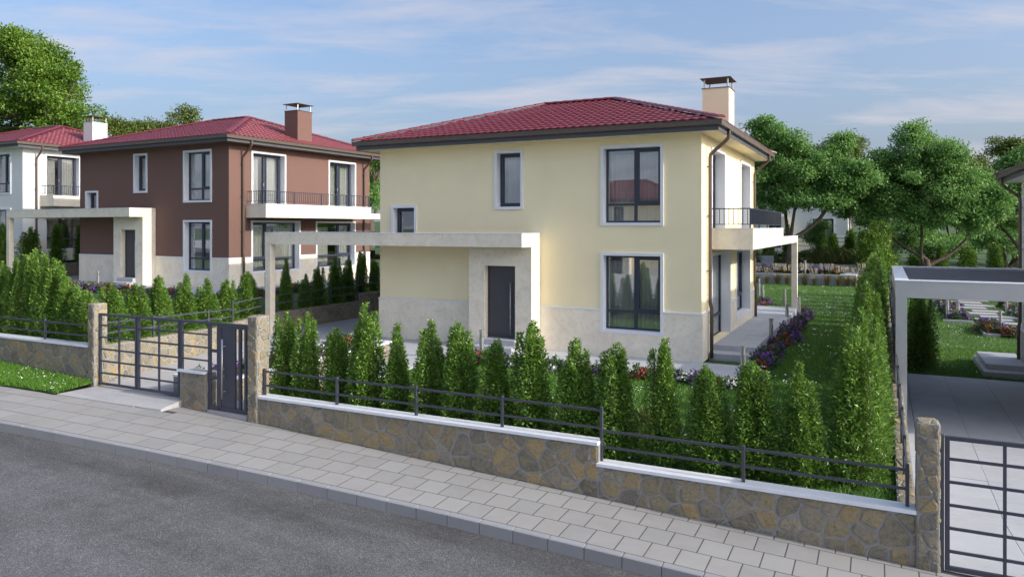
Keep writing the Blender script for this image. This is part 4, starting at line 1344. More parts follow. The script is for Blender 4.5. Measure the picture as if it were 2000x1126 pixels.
def make_hedge(seed, h=1.9, rad=.335, n=11000, leaf=(.062, .025)):
    g = np.random.default_rng(seed)
    # several upright leaders give the ragged top
    k = 11
    la = g.uniform(0, 2 * np.pi, k); lr = rad * g.uniform(.25, .72, k); lh = h * g.uniform(.60, .97, k); lh[0] = h; lr[0] = .03; lh[1] = h * .96; lr[1] = rad * .22
    lw = rad * g.uniform(.34, .52, k)
    w = lh * (lw + .1); pick = g.choice(k, n, p=w / w.sum())
    t = g.beta(1.15, 1.2, n)
    z = .06 + t * (lh[pick] - .06)
    taper = np.clip(1.0 - (t ** 2.3) * .80, .08, 1) * np.clip(.72 + t * 1.8, 0, 1)
    a = g.uniform(0, 2 * np.pi, n); rr = np.sqrt(g.uniform(.2, 1, n)) * lw[pick] * taper * (1 + .20 * np.sin(a * 3 + z * 9 + pick))
    sp = (1 - .66 * t)
    cx = np.cos(la)[pick] * lr[pick] * (.5 + .6 * sp); cy = np.sin(la)[pick] * lr[pick] * (.5 + .6 * sp)
    P = np.stack([cx + rr * np.cos(a), cy + rr * np.sin(a), z], 1)
    # sprigs: a few leaves round each twig tip
    out = unit(np.stack([P[:, 0], P[:, 1], np.zeros(n)], 1) + g.normal(0, .08, (n, 3)))
    D = unit(out * g.uniform(.35, 1.0, (n, 1)) + np.array([0, 0, 1.0]) * g.uniform(.25, 1.1, (n, 1)) + g.normal(0, .42, (n, 3)))
    N = unit(out * .5 + np.array([0, 0, .9]) + g.normal(0, .5, (n, 3)))
    V, F = leaves(P, D, N, leaf[0], leaf[1], seed)
    fm = mesh_np('hedge_foliage', V, F, LEAF_H)
    s = MB()
    for i in range(k):
        s.tube([(0, 0, -.05), (np.cos(la[i]) * lr[i] * .3, np.sin(la[i]) * lr[i] * .3, .25), (np.cos(la[i]) * lr[i] * .75, np.sin(la[i]) * lr[i] * .75, lh[i] * .55), (np.cos(la[i]) * lr[i] * .6, np.sin(la[i]) * lr[i] * .6, lh[i] * .9)], [.022, .016, .010, .004], 5)
    sm = s.mesh('stem', BARK)
    r = thing('hedge_shrub', 'x', 'shrub')
    link('foliage', fm, r); link('stem', sm, r)
    return r
HED = [make_hedge(100 + i) for i in range(5)]
HFAR = [make_hedge(140 + i, n=4800, leaf=(.085, .038)) for i in range(3)]
hr = random.Random(5)
def put_hedge(x, y, z, top, label, group, far=False, wid=1.0):
    src = hr.choice(HFAR if far else HED)
    h = top - z
    sx = wid * hr.uniform(.92, 1.12)
    copy_thing(src, (x, y, z), hr.uniform(0, 6.28), (sx, sx, h / 1.9), label, group)

G1 = 'hedge shrubs along the front wall of the yellow house'
front = [(-6.30, 1.893), (-5.749, 1.91), (-5.014, 1.675), (-4.323, 2.176), (-3.627, 1.833), (-2.908, 1.939), (-2.294, 1.928), (-1.586, 1.689), (-.893, 2.026), (-.117, 1.805), (.532, 1.767), (1.327, 1.901), (1.969, 1.524), (2.645, 1.654), (3.278, 1.691)]
for k, (x, t) in enumerate(front):
    put_hedge(x, -8.75, -.05, t, 'upright green hedge shrub behind the front railing, %s from the gate pillar' % ORD[k], G1, wid=1.05 if t < 2 else 1.25)
G2 = 'hedge shrubs along the right edge of the lawn'
ys = [-8.35, -7.5, -6.7, -5.8, -4.9, -4.0, -3.1, -2.2, -1.2, -.2, .9, 2.0, 3.1, 4.3, 5.5, 6.8, 8.2, 9.6, 11, 12.5, 14, 15.5, 17, 19, 21, 23]
for k, y in enumerate(ys):
    t = [2.15, 2.35, 2.1, 1.8, 1.95, 1.7, 1.8, 1.6][k] if k < 8 else hr.uniform(1.75, 2.25) + .02 * k
    put_hedge(4.02 + hr.uniform(-.06, .06), y, -.05, t, 'leafy green hedge shrub beside the right-hand railing, %s from the street' % ORD[k], G2, wid=1.3, far=k > 12)
G3 = 'hedge shrubs of the brown house'
obl = [(-12.2, -8.9, 2.1), (-12.55, -8.1, 2.2), (-12.95, -7.15, 2.15), (-13.3, -6.15, 2.28), (-13.75, -4.95, 2.25), (-14.15, -3.85, 2.03), (-14.6, -2.6, 1.92), (-15.0, -1.35, 2.1)]
for k, (x, y, t) in enumerate(obl):
    put_hedge(x, y, z_brown(x, y), t, 'hedge shrub above the slanting driveway wall, %s from the street' % ORD[k], G3, wid=1.15)
rear = [(.453, 2.46), (1.44, 1.85), (2.174, 2.1), (3.126, 2.46), (3.91, 2.33), (4.767, 2.615), (5.668, 2.25), (6.7, 2.3), (7.9, 2.4)]
for k, (y, t) in enumerate(rear):
    put_hedge(-15.0, y, z_brown(-15, y), t, 'dark hedge shrub behind the carport railing, %s from the carport post' % ORD[k], G3)
lf_ = [(-12.9, 2.22), (-13.35, 2.45), (-13.75, 2.75), (-14.15, 2.9), (-14.6, 3.05), (-15.05, 2.9), (-15.5, 2.8), (-16.0, 2.7), (-16.6, 2.8), (-17.2, 2.8), (-17.9, 2.8)]
for k, (x, t) in enumerate(lf_):
    put_hedge(x, -8.72 + hr.uniform(-.05, .1), .84, t, 'tall hedge shrub behind the left front railing, %s from the gate pillar' % ORD[k], G3, wid=1.08)
G4 = 'hedge shrubs between the brown and the white house'
for k, y in enumerate([0.5, 1.9, 3.2, 4.6, 6.0, 7.5, 9.0]):
    put_hedge(-35.0, y, 1.62, 3.55 + hr.uniform(-.2, .3), 'hedge shrub by the white house carport wall, %s from the street' % ORD[k], G4, far=True, wid=1.35)
G5 = 'conifers behind the far garden wall'
for k, (x, h_) in enumerate([(-4.6, 2.6), (-3.3, 2.4), (-2.0, 2.8), (.3, 2.5), (1.1, 2.2), (2.2, 2.5), (3.1, 2.4), (4.2, 2.6)]):
    put_hedge(x, 38.5 + hr.uniform(-.6, .6), 1.0, 1.0 + h_, 'dark conical shrub behind the upper garden wall, %s from the left' % ORD[k], G5, far=True, wid=1.6)
for k in range(12):
    x = 6.3 + k * 1.55
    put_hedge(x, 38 + hr.uniform(-.5, .5), -.4, -.4 + 2.7 + hr.uniform(-.4, .4), 'conical shrub behind the right-hand carport, %s from the left' % ORD[k], 'conifers behind the right-hand carport', far=True, wid=1.9)
put_hedge(5.45, 7.6, -1.04, 1.35, 'dark hedge shrub framed by the right-hand carport post', 'shrubs on the right-hand lawn', wid=1.5)
put_hedge(5.35, 8.9, -1.04, 1.5, 'hedge shrub just behind the dark one inside the right-hand carport frame', 'shrubs on the right-hand lawn', wid=1.4)
for s in HED + HFAR: drop(s)

# round bushes behind the far wall
def make_bush(seed, n=1700, mat=LEAF_B):
    g = np.random.default_rng(seed)
    u = unit(g.normal(0, 1, (n, 3))); u[:, 2] = np.abs(u[:, 2])
    rr = g.uniform(.55, 1, n) ** .5 * (1 + .22 * np.sin(u[:, 0] * 5 + seed) * np.cos(u[:, 1] * 4 + seed))
    P = u * rr[:, None] * np.array([.75, .75, .95])
    D = unit(u + g.normal(0, .5, (n, 3)) + np.array([0, 0, .4])); N = unit(u + g.normal(0, .6, (n, 3)))
    V, F = leaves(P, D, N, .13, .07, seed)
    r = thing('garden_bush', 'x', 'bush')
    link('foliage', mesh_np('bush_foliage', V, F, mat), r)
    s = MB()
    for i in range(5): s.tube([(0, 0, -.05), (math.cos(i * 1.3) * .15, math.sin(i * 1.3) * .15, .3), (math.cos(i * 1.3) * .45, math.sin(i * 1.3) * .45, .7)], [.02, .015, .006], 5)
    link('stem', s.mesh('bush_stem', BARK), r)
    return r
BU = [make_bush(200 + i) for i in range(3)]
bl = [(-5.5, 36.5), (-4.2, 36.3), (-3.0, 36.7), (-1.6, 36.4), (-.4, 36.6), (.8, 36.3), (1.9, 36.8), (3.0, 36.4), (3.9, 37.0)]
for k, (x, y) in enumerate(bl):
    copy_thing(BU[k % 3], (x, y, 1.0), k * 1.7, hr.uniform(.8, 1.25), 'yellowish green bush behind the upper concrete wall, %s from the left' % ORD[k], 'bushes behind the upper concrete wall')
for k, (x, y) in enumerate([(8.5, 37), (12.5, 37.2), (15.5, 36.8), (18, 37)]):
    copy_thing(BU[k % 3], (x, y, -.4), k * 2.3, hr.uniform(1.0, 1.5), 'pale green bush among the shrubs behind the right carport, %s from the left' % ORD[k], 'bushes behind the right carport')
for k, (x, y, s_) in enumerate([(-4.6, -7.9, .55), (-2.0, -7.7, .5), (-.4, -7.9, .6), (.9, -7.7, .6), (-3.3, -8.0, .5), (2.3, -8.0, .45)]):
    copy_thing(BU[k % 3], (x, y, -.05), k * 2.1, s_, 'low olive bush behind the front hedge, %s from the gate' % ORD[k], 'low bushes behind the front hedge')
for s in BU: drop(s)

# flowers
def make_flower(seed, mat, name):
    g = np.random.default_rng(seed)
    def dome(n, k):
        u = unit(g.normal(0, 1, (n, 3))); u[:, 2] = np.abs(u[:, 2])
        lump = 1 + .2 * np.sin(u[:, 0] * 6 + seed) + .15 * np.cos(u[:, 1] * 7 + seed)
        return u, u * np.array([.26, .26, .27]) * (lump * k)[:, None]
    u, P = dome(520, g.uniform(.5, .95, 520))
    D = unit(u + g.normal(0, .6, (520, 3)) + np.array([0, 0, .3])); N = unit(u + g.normal(0, .5, (520, 3)))
    V, F = leaves(P, D, N, .075, .035, seed)
    r = thing('flower_clump', 'x', 'flowers')
    link('foliage', mesh_np('flower_foliage', V, F, LEAF_F), r)
    # blossoms in bunches, each a ring of petals
    c_u, c_p = dome(34, g.uniform(.88, 1.08, 34))
    PP = []; DD = []; NN = []
    for i in range(34):
        if c_p[i, 2] < .05: continue
        for q in range(4):
            o = c_p[i] + g.normal(0, .026, 3)
            nrm = unit(c_u[i] + g.normal(0, .35, 3))
            s = unit(np.cross(nrm, g.normal(0, 1, 3))); t = np.cross(nrm, s)
            for e in range(5):
                a = e * 1.2566
                d = s * math.cos(a) + t * math.sin(a) + nrm * .25
                PP.append(o); DD.append(d); NN.append(nrm)
    V, F = leaves(np.array(PP), np.array(DD), np.array(NN), .036, .030, seed)
    link('blossoms', mesh_np('blossoms', V, F, mat), r)
    return r
FL = {'purple': [make_flower(300 + i, FL_P, 'p') for i in range(3)], 'red': [make_flower(310 + i, FL_R, 'r') for i in range(2)], 'white': [make_flower(320, FL_W, 'w')]}
fr_ = random.Random(9)
def flowers(spots, where, group, z=-.05, sc=1.0):
    cnt = {}
    for (x, y, c) in spots:
        cnt[c] = cnt.get(c, 0) + 1
        zz_ = z(x, y) if callable(z) else z
        copy_thing(fr_.choice(FL[c]), (x + fr_.uniform(-.06, .06), y + fr_.uniform(-.06, .06), zz_), fr_.uniform(0, 6.28), sc * fr_.uniform(.8, 1.2),
                   '%s %s flower clump %s' % (ORD[cnt[c] - 1], c, where), group)
pat = ['purple', 'white', 'red', 'purple', 'purple', 'white', 'purple', 'red', 'white', 'purple', 'red', 'purple']
xs_ = [-5.95 + i * .36 for i in range(21)]
flowers([(x, -2.66, pat[i % 12]) for i, x in enumerate(xs_)], 'on the front paving edge, counting from the entrance', 'flowers along the front paving', -.05)
tp = ['purple', 'red', 'purple', 'white', 'red', 'purple', 'purple', 'red', 'purple', 'purple', 'purple', 'red', 'purple', 'purple', 'purple', 'red', 'purple', 'purple', 'purple', 'purple', 'purple', 'purple', 'purple']
ty = [-2.45, -2.0, -1.5, -.9, -.3, .3, .9, 1.5, 2.1, 2.8, 3.5, 4.2, 5.0, 5.8, 6.6, 7.4, 8.2, 9.0, 9.8, 10.6, 11.4, 12.2, 13.0]
flowers([(1.52 + .08 * math.sin(i * 1.7), y, tp[i]) for i, y in enumerate(ty)], 'beside the terrace, counting from the street', 'flowers along the terrace', -.05, 1.15)
flowers([(-2.2 + i * .42, 13.15, ['red', 'purple', 'red', 'red', 'purple', 'red'][i % 6]) for i in range(9)] + [(-1.2 + .3 * i, 15.5 + .5 * i, ['purple', 'red'][i % 2]) for i in range(3)], 'beyond the far end of the terrace, counting from the left', 'flowers beyond the terrace', -.05, 1.1)
flowers([(-3.4 + i * .46, 31.3 + .25 * (i % 2), ['purple', 'red', 'purple', 'purple', 'red', 'red', 'white', 'purple', 'purple', 'purple', 'purple', 'red', 'purple'][i % 13]) for i in range(12)], 'in the bed on the far concrete wall, counting from the left', 'flowers in the far bed', .55, 1.75)
flowers([(7.4 + .15 * (i % 3), 30.5 - i * .95, ['purple', 'red', 'purple', 'white'][i % 4]) for i in range(9)] + [(8.45 + .28 * (i % 2), 20.3 - i * .42, ['purple', 'red', 'purple', 'purple', 'red'][i % 5]) for i in range(7)] + [(8.8 + i * .35, 17.5, ['red', 'red', 'purple'][i % 3]) for i in range(3)] + [(10.6 + .2 * (i % 2), 31 - i * 1.0, ['purple', 'white', 'red', 'purple'][i % 4]) for i in range(9)],
        'by the stepping-stone path on the right', 'flowers by the stepping-stone path', -1.04, 1.5)
flowers([(-8.7 + .25 * (i % 2), -8.8 + i * .42, ['white', 'purple', 'purple', 'white', 'purple', 'red'][i % 6]) for i in range(13)], 'in the long planter, counting from the gate', 'flowers in the long planter', .42, .8)
cb, sb = math.cos(-.036), math.sin(-.036)
def bl2w(x, y): return (-20.052 + x * cb - y * sb, 2.471 + x * sb + y * cb)
flowers([(*bl2w(-8.6 + i * .42, -2.6), ['purple', 'purple', 'red', 'purple', 'purple', 'red'][i % 6]) for i in range(23)] + [(*bl2w(1.5, -2.2 + i * .6), ['purple', 'red', 'purple'][i % 3]) for i in range(10)],
        'in front of the brown house, counting from the left', 'flowers along the brown house paving', z_brown, 1.15)
flowers([(-18.2 + i * .35, 20 + i * .8, ['purple', 'red', 'purple', 'white'][i % 4]) for i in range(6)], 'in the garden behind the brown house', 'flowers behind the brown house', lambda x, y: z_brown(x, y), 1.6)
for l in FL.values():
    for s in l: drop(s)

# ornamental grasses against the far wall
def make_tuft(seed):
    g = np.random.default_rng(seed)
    n = 150; V = []; F = []
    for i in range(n):
        a = g.uniform(0, 6.28); ln = g.uniform(.5, .95); lean = g.uniform(.1, .6); r0 = g.uniform(0, .1); w = .012
        p0 = np.array([math.cos(a) * r0, math.sin(a) * r0, 0]); d = np.array([math.cos(a), math.sin(a), 0]); s = np.array([-math.sin(a), math.cos(a), 0]) * w
        p1 = p0 + d * lean * ln * .35 + np.array([0, 0, ln * .6]); p2 = p0 + d * lean * ln + np.array([0, 0, ln * .82])
        b = len(V); V += [p0 - s, p0 + s, p1 + s * .8, p1 - s * .8, p2]; F += [(b, b + 1, b + 2), (b, b + 2, b + 3), (b + 3, b + 2, b + 4)]
    r = thing('ornamental_grass', 'x', 'grass tuft')
    link('blades', mesh_np('tuft_blades', np.array(V), np.array(F), STRAW), r)
    PP = []; DD = []
    for i in range(16):
        a = g.uniform(0, 6.28); lean = g.uniform(.05, .45)
        for q in range(14):
            t = .78 + q * .024
            PP.append((math.cos(a) * lean * t, math.sin(a) * lean * t, t * 1.12)); DD.append((math.cos(a) * lean + g.normal(0, .25), math.sin(a) * lean + g.normal(0, .25), .8))
    V, F = leaves(np.array(PP), np.array(DD), unit(g.normal(0, 1, (len(PP), 3))), .09, .022, seed)
    link('plumes', mesh_np('tuft_plumes', V, F, PLUME), r)
    return r
TU_ = [make_tuft(400 + i) for i in range(2)]
for k, (x, s_) in enumerate([(-3.0, .9), (-2.35, .85), (-1.7, 1.05), (-1.1, 1.0), (-.1, 1.1), (.5, .85), (1.2, 1.1), (1.9, 1.0), (2.35, .95), (2.75, .9), (3.3, 1.15)]):
    copy_thing(TU_[k % 2], (x, 30.05 - .1 * (k % 2), -.05), k * 1.1, s_, 'feathery straw-coloured grass tuft against the far concrete wall, %s from the left' % ORD[k], 'grass tufts against the far wall')
for s in TU_: drop(s)

# bollard lamps
def make_bollard():
    r = thing('bollard_lamp', 'x', 'lamp')
    link('post', MB().lathe([(.062, 0), (.062, .01), (.05, .012), (.05, .48)], 16).mesh('bollard_post', STEEL, False), r)
    m = MB()
    for z in (.505, .535, .565): m.lathe([(.036, z - .017), (.05, z - .006), (.05, z), (.036, z + .004)], 16)
    m.lathe([(.03, .48), (.03, .60)], 12)
    link('lamp_head', m.mesh('bollard_head', STEEL), r)
    link('cap', MB().lathe([(.046, .585), (.052, .588), (.052, .635), (.03, .642)], 16).mesh('bollard_cap', STEEL), r)
    return r
BO = make_bollard()
bspots = [(1.36, -1.75, 0, 'at the corner of the front paving'), (-5.5, -2.15, 0, 'in front of the entrance steps'), (1.26, 3.9, .02, 'beside the terrace, nearest the steps'), (1.15, 9.1, .0, 'beside the middle of the terrace'), (1.30, 11.9, 0, 'in front of the terrace post'),
          (.45, 14.6, -.05, 'beyond the terrace, left of the post'), (-.75, 16.6, -.05, 'in the flowers beyond the terrace'), (-1.55, 21, -.05, 'furthest along the lawn behind the house'), (-.15, 31.0, .55, 'in the far flower bed'),
          (7.24, 23.6, -1.04, 'left of the stepping-stone path, front one of the pair'), (7.75, 24.2, -1.04, 'left of the stepping-stone path, right one of the pair'), (7.63, 29.6, -1.04, 'left of the path, third from the front'), (7.4, 31.5, -1.04, 'left of the path, furthest back'),
          (8.95, 19.0, -1.0, 'right beside the low concrete edging'), (10.3, 28.0, -1.04, 'right of the stepping-stone path'), (10.5, 24.6, -1.04, 'at the right edge beside the path'), (-17.6, 17, .7, 'behind the brown house, left one'), (-17.0, 18.2, .7, 'behind the brown house, right one')]
for (x, y, z, wh) in bspots:
    copy_thing(BO, (x, y, z), 0, 1.25 if y < 14 else 1.45, 'steel bollard lamp ' + wh, 'bollard lamps')
for (x, y, wh) in ((-11.9, -2.15, 'on the left of the brown house entrance'), (-5.5, -2.15, 'in front of the brown house steps'), (1.5, .6, 'at the brown house corner')):
    a, b = bl2w(x, y); copy_thing(BO, (a, b, 1.0), 0, 1.15, 'steel bollard lamp ' + wh, 'bollard lamps')
drop(BO)

# ---------------------------------------------------------------- trees
def tree(label, loc, fork, blobs, leaf_mat, n_leaf, lsize, seed, trunk_r=.22, group=None, name='leafy_tree', trunks=1):
    """blobs: (x,y,z,rx,ry,rz) relative to the trunk base"""
    g = np.random.default_rng(seed); rr = random.Random(seed)
    t = thing(name, label, 'tree', loc, 0, group)
    m = MB()
    fk = Vector(fork)
    tp_ = curve_pts([(0, 0, -.4), (fk.x * .2, fk.y * .3, fk.z * .45), (fk.x, fk.y, fk.z)], 2)
    m.tube(tp_, [trunk_r * (1.25 - .5 * i / (len(tp_) - 1)) for i in range(len(tp_))], 9)
    tips = []
    vol = np.array([b[3] * b[4] * b[5] for b in blobs]); 
    LP = []; LO = []
    wgt = vol ** .78; wgt = wgt / wgt.sum()
    mains = []
    order = sorted(range(len(blobs)), key=lambda i: -math.hypot(blobs[i][0], blobs[i][1]))
    chosen = []
    for i in order:
        an = math.atan2(blobs[i][1] + .3 * (i % 3 - 1), blobs[i][0])
        if all(abs((an - q + math.pi) % (2 * math.pi) - math.pi) > .7 for q, _ in chosen) and len(chosen) < 4: chosen.append((an, i))
    seq = [i for _, i in chosen] + [i for i in range(len(blobs)) if i not in [q for _, q in chosen]]
    for bi in seq:
        b = blobs[bi]
        c = Vector(b[:3])
        if len(mains) < len(chosen):
            st, r0 = fk * (1 - .18 * len(mains)), trunk_r * .58
        else:
            cand_ = [q for mn in mains for q in mn[len(mn) // 3: 3 * len(mn) // 4]]
            st = min(cand_, key=lambda q: (q - c).length + max(0, q.z - c.z + .4) * 3); r0 = trunk_r * .26
        ln_ = (c - st).length
        m1 = st.lerp(c, .33) + Vector((rr.uniform(-.12, .12) * ln_, rr.uniform(-.12, .12) * ln_, -.05 * ln_))
        m2 = st.lerp(c, .68) + Vector((rr.uniform(-.13, .13) * ln_, rr.uniform(-.13, .13) * ln_, rr.uniform(-.02, .08) * ln_))
        path = curve_pts([st, m1, m2, c], 2)
        n = len(path)
        if len(mains) < len(chosen): mains.append(path)
        m.tube(path, [r0 * (1 - .78 * i / (n - 1)) for i in range(n)], 7)
        for k in range(7):
            u = unit(g.normal(0, 1, 3)); e = c + Vector((u[0] * b[3], u[1] * b[4], u[2] * b[5])) * .8
            s = path[rr.randrange(n // 2, n)]
            pp = curve_pts([s, s.lerp(e, .5) + Vector((rr.uniform(-.2, .2), rr.uniform(-.2, .2), rr.uniform(-.1, .25))), e], 1)
            m.tube(pp, [.045 * (1 - .8 * i / (len(pp) - 1)) * trunk_r / .22 for i in range(len(pp))], 5)
        # foliage masses: small clumps on the shell of each limb's crown, sprays of leaves in each clump
        nl = int(n_leaf * wgt[bi]); nsub = 16; ncl = max(3, nl // (nsub * 20))
        u0 = unit(g.normal(0, 1, (nsub, 3)) + np.array([0, 0, .25]))
        sc_ = np.array(b[:3]) + u0 * np.array(b[3:6]) * g.uniform(.40, 1.25, (nsub, 1))
        sr = np.array(b[3:6]) * g.uniform(.22, .44, (nsub, 1))
        u = unit(g.normal(0, 1, (nsub, ncl, 3)))
        cp = (sc_[:, None] + u * sr[:, None] * (g.uniform(.25, 1.0, (nsub, ncl, 1)) ** .5)).reshape(-1, 3)
        uu = unit(u * .8 + u0[:, None] * .5).reshape(-1, 3)
        idx = np.repeat(np.arange(len(cp)), 20)
        sp = lsize * 1.25
        off = g.normal(0, 1, (len(idx), 3)) * np.array([sp, sp, sp * .5])
        LP.append(cp[idx] + off); LO.append(unit(uu[idx] + off / (sp * 2.5)))
    LP = np.concatenate(LP); LO = np.concatenate(LO); n = len(LP)
    D = unit(LO * .6 + g.normal(0, .55, (n, 3)) + np.array([0, 0, -.15])); N = unit(LO * .5 + np.array([0, 0, .9]) + g.normal(0, .45, (n, 3)))
    V, F = leaves(LP, D, N, lsize, lsize * .55, seed)
    m.obj('trunk', BARK, t, True)
    link('crown', mesh_np('crown', V, F, leaf_mat), t)
    return t

def rand_blobs(seed, c, spread, n, r0, r1, flat=.75):
    g = random.Random(seed); out = []
    for i in range(n):
        while True:
            p = [g.uniform(-1, 1) for _ in range(3)]
            if sum(x * x for x in p) <= 1: break
        r = g.uniform(r0, r1)
        out.append((c[0] + p[0] * spread[0], c[1] + p[1] * spread[1], c[2] + p[2] * spread[2], r, r, r * flat))
    return out
# spreading trees behind the lawn
tree('broad leafy tree with forked trunk behind the terrace post of the yellow house', (-1.25, 33.2, .5), (.12, 0, 2.3),
     [(-2.3, 0, 7.8, 1.3, 1.3, 1.3), (-1.6, .4, 9.5, 1.05, 1.05, 1.1), (-.4, -.3, 8.3, 1.1, 1.2, 1.2), (-3.5, .5, 6.3, 1.2, 1.2, 1.1), (-1.5, 0, 6.4, 1.3, 1.3, 1.2), (.9, -.4, 6.7, 1.2, 1.2, 1.2), (2.2, .3, 7.2, 1.2, 1.2, 1.1), (3.4, -.2, 6.1, 1.2, 1.2, 1.0), (.5, -1, 5.3, 1.2, 1.1, .9), (-2.7, -.8, 5.1, 1.1, 1.0, .8), (2.3, -.6, 5.0, 1.1, 1.0, .8), (-3.3, 1, 8.0, 1.0, 1.0, 1.0), (.2, .6, 7.4, 1.3, 1.3, 1.1), (-2.4, .3, 6.9, 1.3, 1.3, 1.0), (4.4, .5, 6.6, 1.1, 1.1, 1.0), (3.0, .8, 8.2, .9, .9, .9), (-.9, -.6, 5.0, 1.0, 1.0, .7)],
     LEAF_T, 76000, .20, 501, .30)
tree('tall leafy tree with several bare limbs behind the right-hand carport', (7.0, 35.6, -1.0), (-.15, 0, 2.5),
     [(-.9, 0, 10.2, 1.0, 1.0, 1.1), (.5, .3, 9.4, 1.1, 1.1, 1.1), (-2.3, .3, 8.7, 1.1, 1.1, 1.1), (1.5, -.2, 8.2, 1.0, 1.0, 1.0), (-3.8, 0, 7.4, 1.2, 1.2, 1.1), (-5.0, .3, 6.4, 1.1, 1.1, .9), (-.4, -.5, 7.4, 1.3, 1.3, 1.2), (2.6, .2, 7.2, 1.1, 1.1, 1.1), (3.4, 0, 5.9, 1.1, 1.1, 1.0), (-2.2, -.6, 6.2, 1.2, 1.2, 1.0), (1.2, -.8, 6.0, 1.2, 1.2, 1.0), (-3.7, -.5, 5.3, 1.0, 1.0, .8), (-1.2, .6, 8.2, 1.3, 1.3, 1.2), (.9, .5, 7.2, 1.3, 1.3, 1.1), (-2.9, .8, 7.6, 1.2, 1.2, 1.0), (-.6, -.9, 5.4, 1.0, 1.0, .8), (2.5, -.7, 5.0, .9, .9, .7)],
     LEAF_T, 74000, .20, 502, .24)
tree('rounded leafy tree with branching trunk near the right edge', (13.3, 41, -.4), (-.3, 0, 1.9),
     [(0, 0, 8.0, 1.4, 1.4, 1.3), (-1.8, .3, 6.5, 1.2, 1.2, 1.1), (2.0, 0, 7.4, 1.4, 1.4, 1.2), (3.8, .2, 6.1, 1.3, 1.3, 1.1), (-3.3, -.4, 5.5, 1.2, 1.2, 1.0), (.3, -.8, 6.0, 1.4, 1.4, 1.1), (5.0, .2, 4.9, 1.2, 1.2, .9), (2.2, -.6, 5.0, 1.3, 1.3, .9), (-1.6, -.6, 4.8, 1.1, 1.1, .8)],
     LEAF_T, 48000, .21, 503, .26)
# young slender tree against the white house
tree('slender young tree with sparse pale leaves behind the upper wall', (-.1, 37.2, 1.0), (.05, 0, 1.0), rand_blobs(3, (0, 0, 2.2), (.5, .5, 1.1), 9, .3, .5, 1), LEAF_T, 2600, .12, 504, .05)
tree('loose yellow-green shrubby tree in front of the tall leafy tree', (4.0, 33.5, -.3), (.05, 0, 1.2), rand_blobs(4, (0, 0, 2.4), (1.0, .9, 1.3), 12, .4, .7, 1), LEAF_L, 9000, .14, 505, .07)
# big tree at the left edge and the wood behind the roofs
tree('huge leafy tree rising at the left edge behind the white house', (-62.5, 21, 2), (0, 0, 6),
     [(-6, 0, 17, 4, 4, 3), (-2.5, 1, 15.5, 3.4, 3.4, 2.6), (0.5, 0, 13.8, 3.0, 3, 2.2), (2.6, -.5, 10.5, 2.6, 2.6, 2), (-3, -1, 11.5, 4, 4, 2.6), (4.2, 0, 7.3, 2.6, 2.6, 1.8), (0, -1, 7.5, 3.8, 3.6, 2.2), (-5, -1, 7.5, 4, 4, 2.4), (-8, 0, 12, 4, 4, 3), (5.8, 0, 5, 2.4, 2.4, 1.6), (2, -1.5, 4.2, 3, 2.6, 1.6), (-3, -1.5, 4, 3.5, 3, 1.8), (-9, 0, 6, 4, 4, 3)],
     LEAF_L, 120000, .30, 511, .6)
G6 = 'olive green trees on the skyline'
def sky_tree(x, y, top, w_, ls, seed, label, mat=LEAF_O, n=22000):
    zb = z_far(x, y); H_ = top - zb
    g = random.Random(seed); bl_ = []
    for i in range(13):
        t = g.uniform(0, 1); a = g.uniform(0, 6.28); q = w_ * .36 * math.sqrt(g.random()) * (1.15 - .7 * abs(t - .35))
        r_ = w_ * g.uniform(.13, .2)
        bl_.append((math.cos(a) * q, math.sin(a) * q, H_ * (.42 + .50 * t), r_ * 1.15, r_ * 1.1, min(r_ * .85, H_ * .12)))
    bl_.append((0, 0, H_ * .92, w_ * .15, w_ * .15, H_ * .07))
    tree(label, (x, y, zb), (0, 0, H_ * .34), bl_, mat, n, ls, seed, .3 + w_ * .01, G6, 'skyline_tree')
for args in [
    (-83.5, 42.4, 17.7, 7.8, 0.32, 232, 'round skyline tree behind the white chimney', LEAF_O),
    (-80.1, 49.7, 20.0, 11.7, 0.34, 362, 'wide skyline tree rising above the left part of the brown roof', LEAF_O),
    (-91.8, 43.8, 17.4, 7.6, 0.34, 172, 'small pale skyline tree between the big tree and the white chimney', LEAF_B),
    (-88.5, 51.1, 18.3, 10.8, 0.36, 297, 'low skyline tree linking the two wide ones above the brown roof', LEAF_O),
    (-38.8, 36.7, 12.3, 5.8, 0.24, 732, 'bright green tree between the brown and the yellow house', LEAF_T),
    (-41.3, 46.7, 11.5, 11.0, 0.27, 807, 'green tree mostly hidden behind the yellow house', LEAF_T),
    (-0.1, 72.8, 13.9, 8.8, 0.29, 1647, 'olive tree showing above the gap between the two nearest leafy trees', LEAF_O),
    (16.3, 69.8, 12.5, 5.7, 0.26, 1992, 'dark round tree at the right edge above the grey eave', LEAF_O),
    (14.6, 91.3, 12.2, 10.5, 0.32, 1907, 'olive tree behind the rounded leafy tree', LEAF_O),
    (5.2, 86.6, 11.0, 14.4, 0.32, 1747, 'olive tree behind the tall leafy tree', LEAF_O),
    (-7.0, 74.9, 10.6, 12.4, 0.31, 1527, 'green tree behind the chimney side of the yellow house', LEAF_T),
    (24.0, 90.4, 10.6, 13.6, 0.31, 2087, 'dark tree beyond the right edge', LEAF_O),
    (-14.7, 76.7, 10.4, 15.7, 0.32, 1407, 'green tree hidden behind the yellow house roof', LEAF_T),
    (-109.9, 46.0, 18.3, 15.1, 0.37, 47, 'olive tree behind the big left tree', LEAF_O),
    (13.3, 53.8, 5.5, 6.4, 0.21, 1967, 'low green tree behind the far green net', LEAF_T),
    (8.4, 60.3, 5.0, 9.6, 0.24, 1827, 'low green tree below the canopy of the tall one', LEAF_T)]:
    sky_tree(*args)

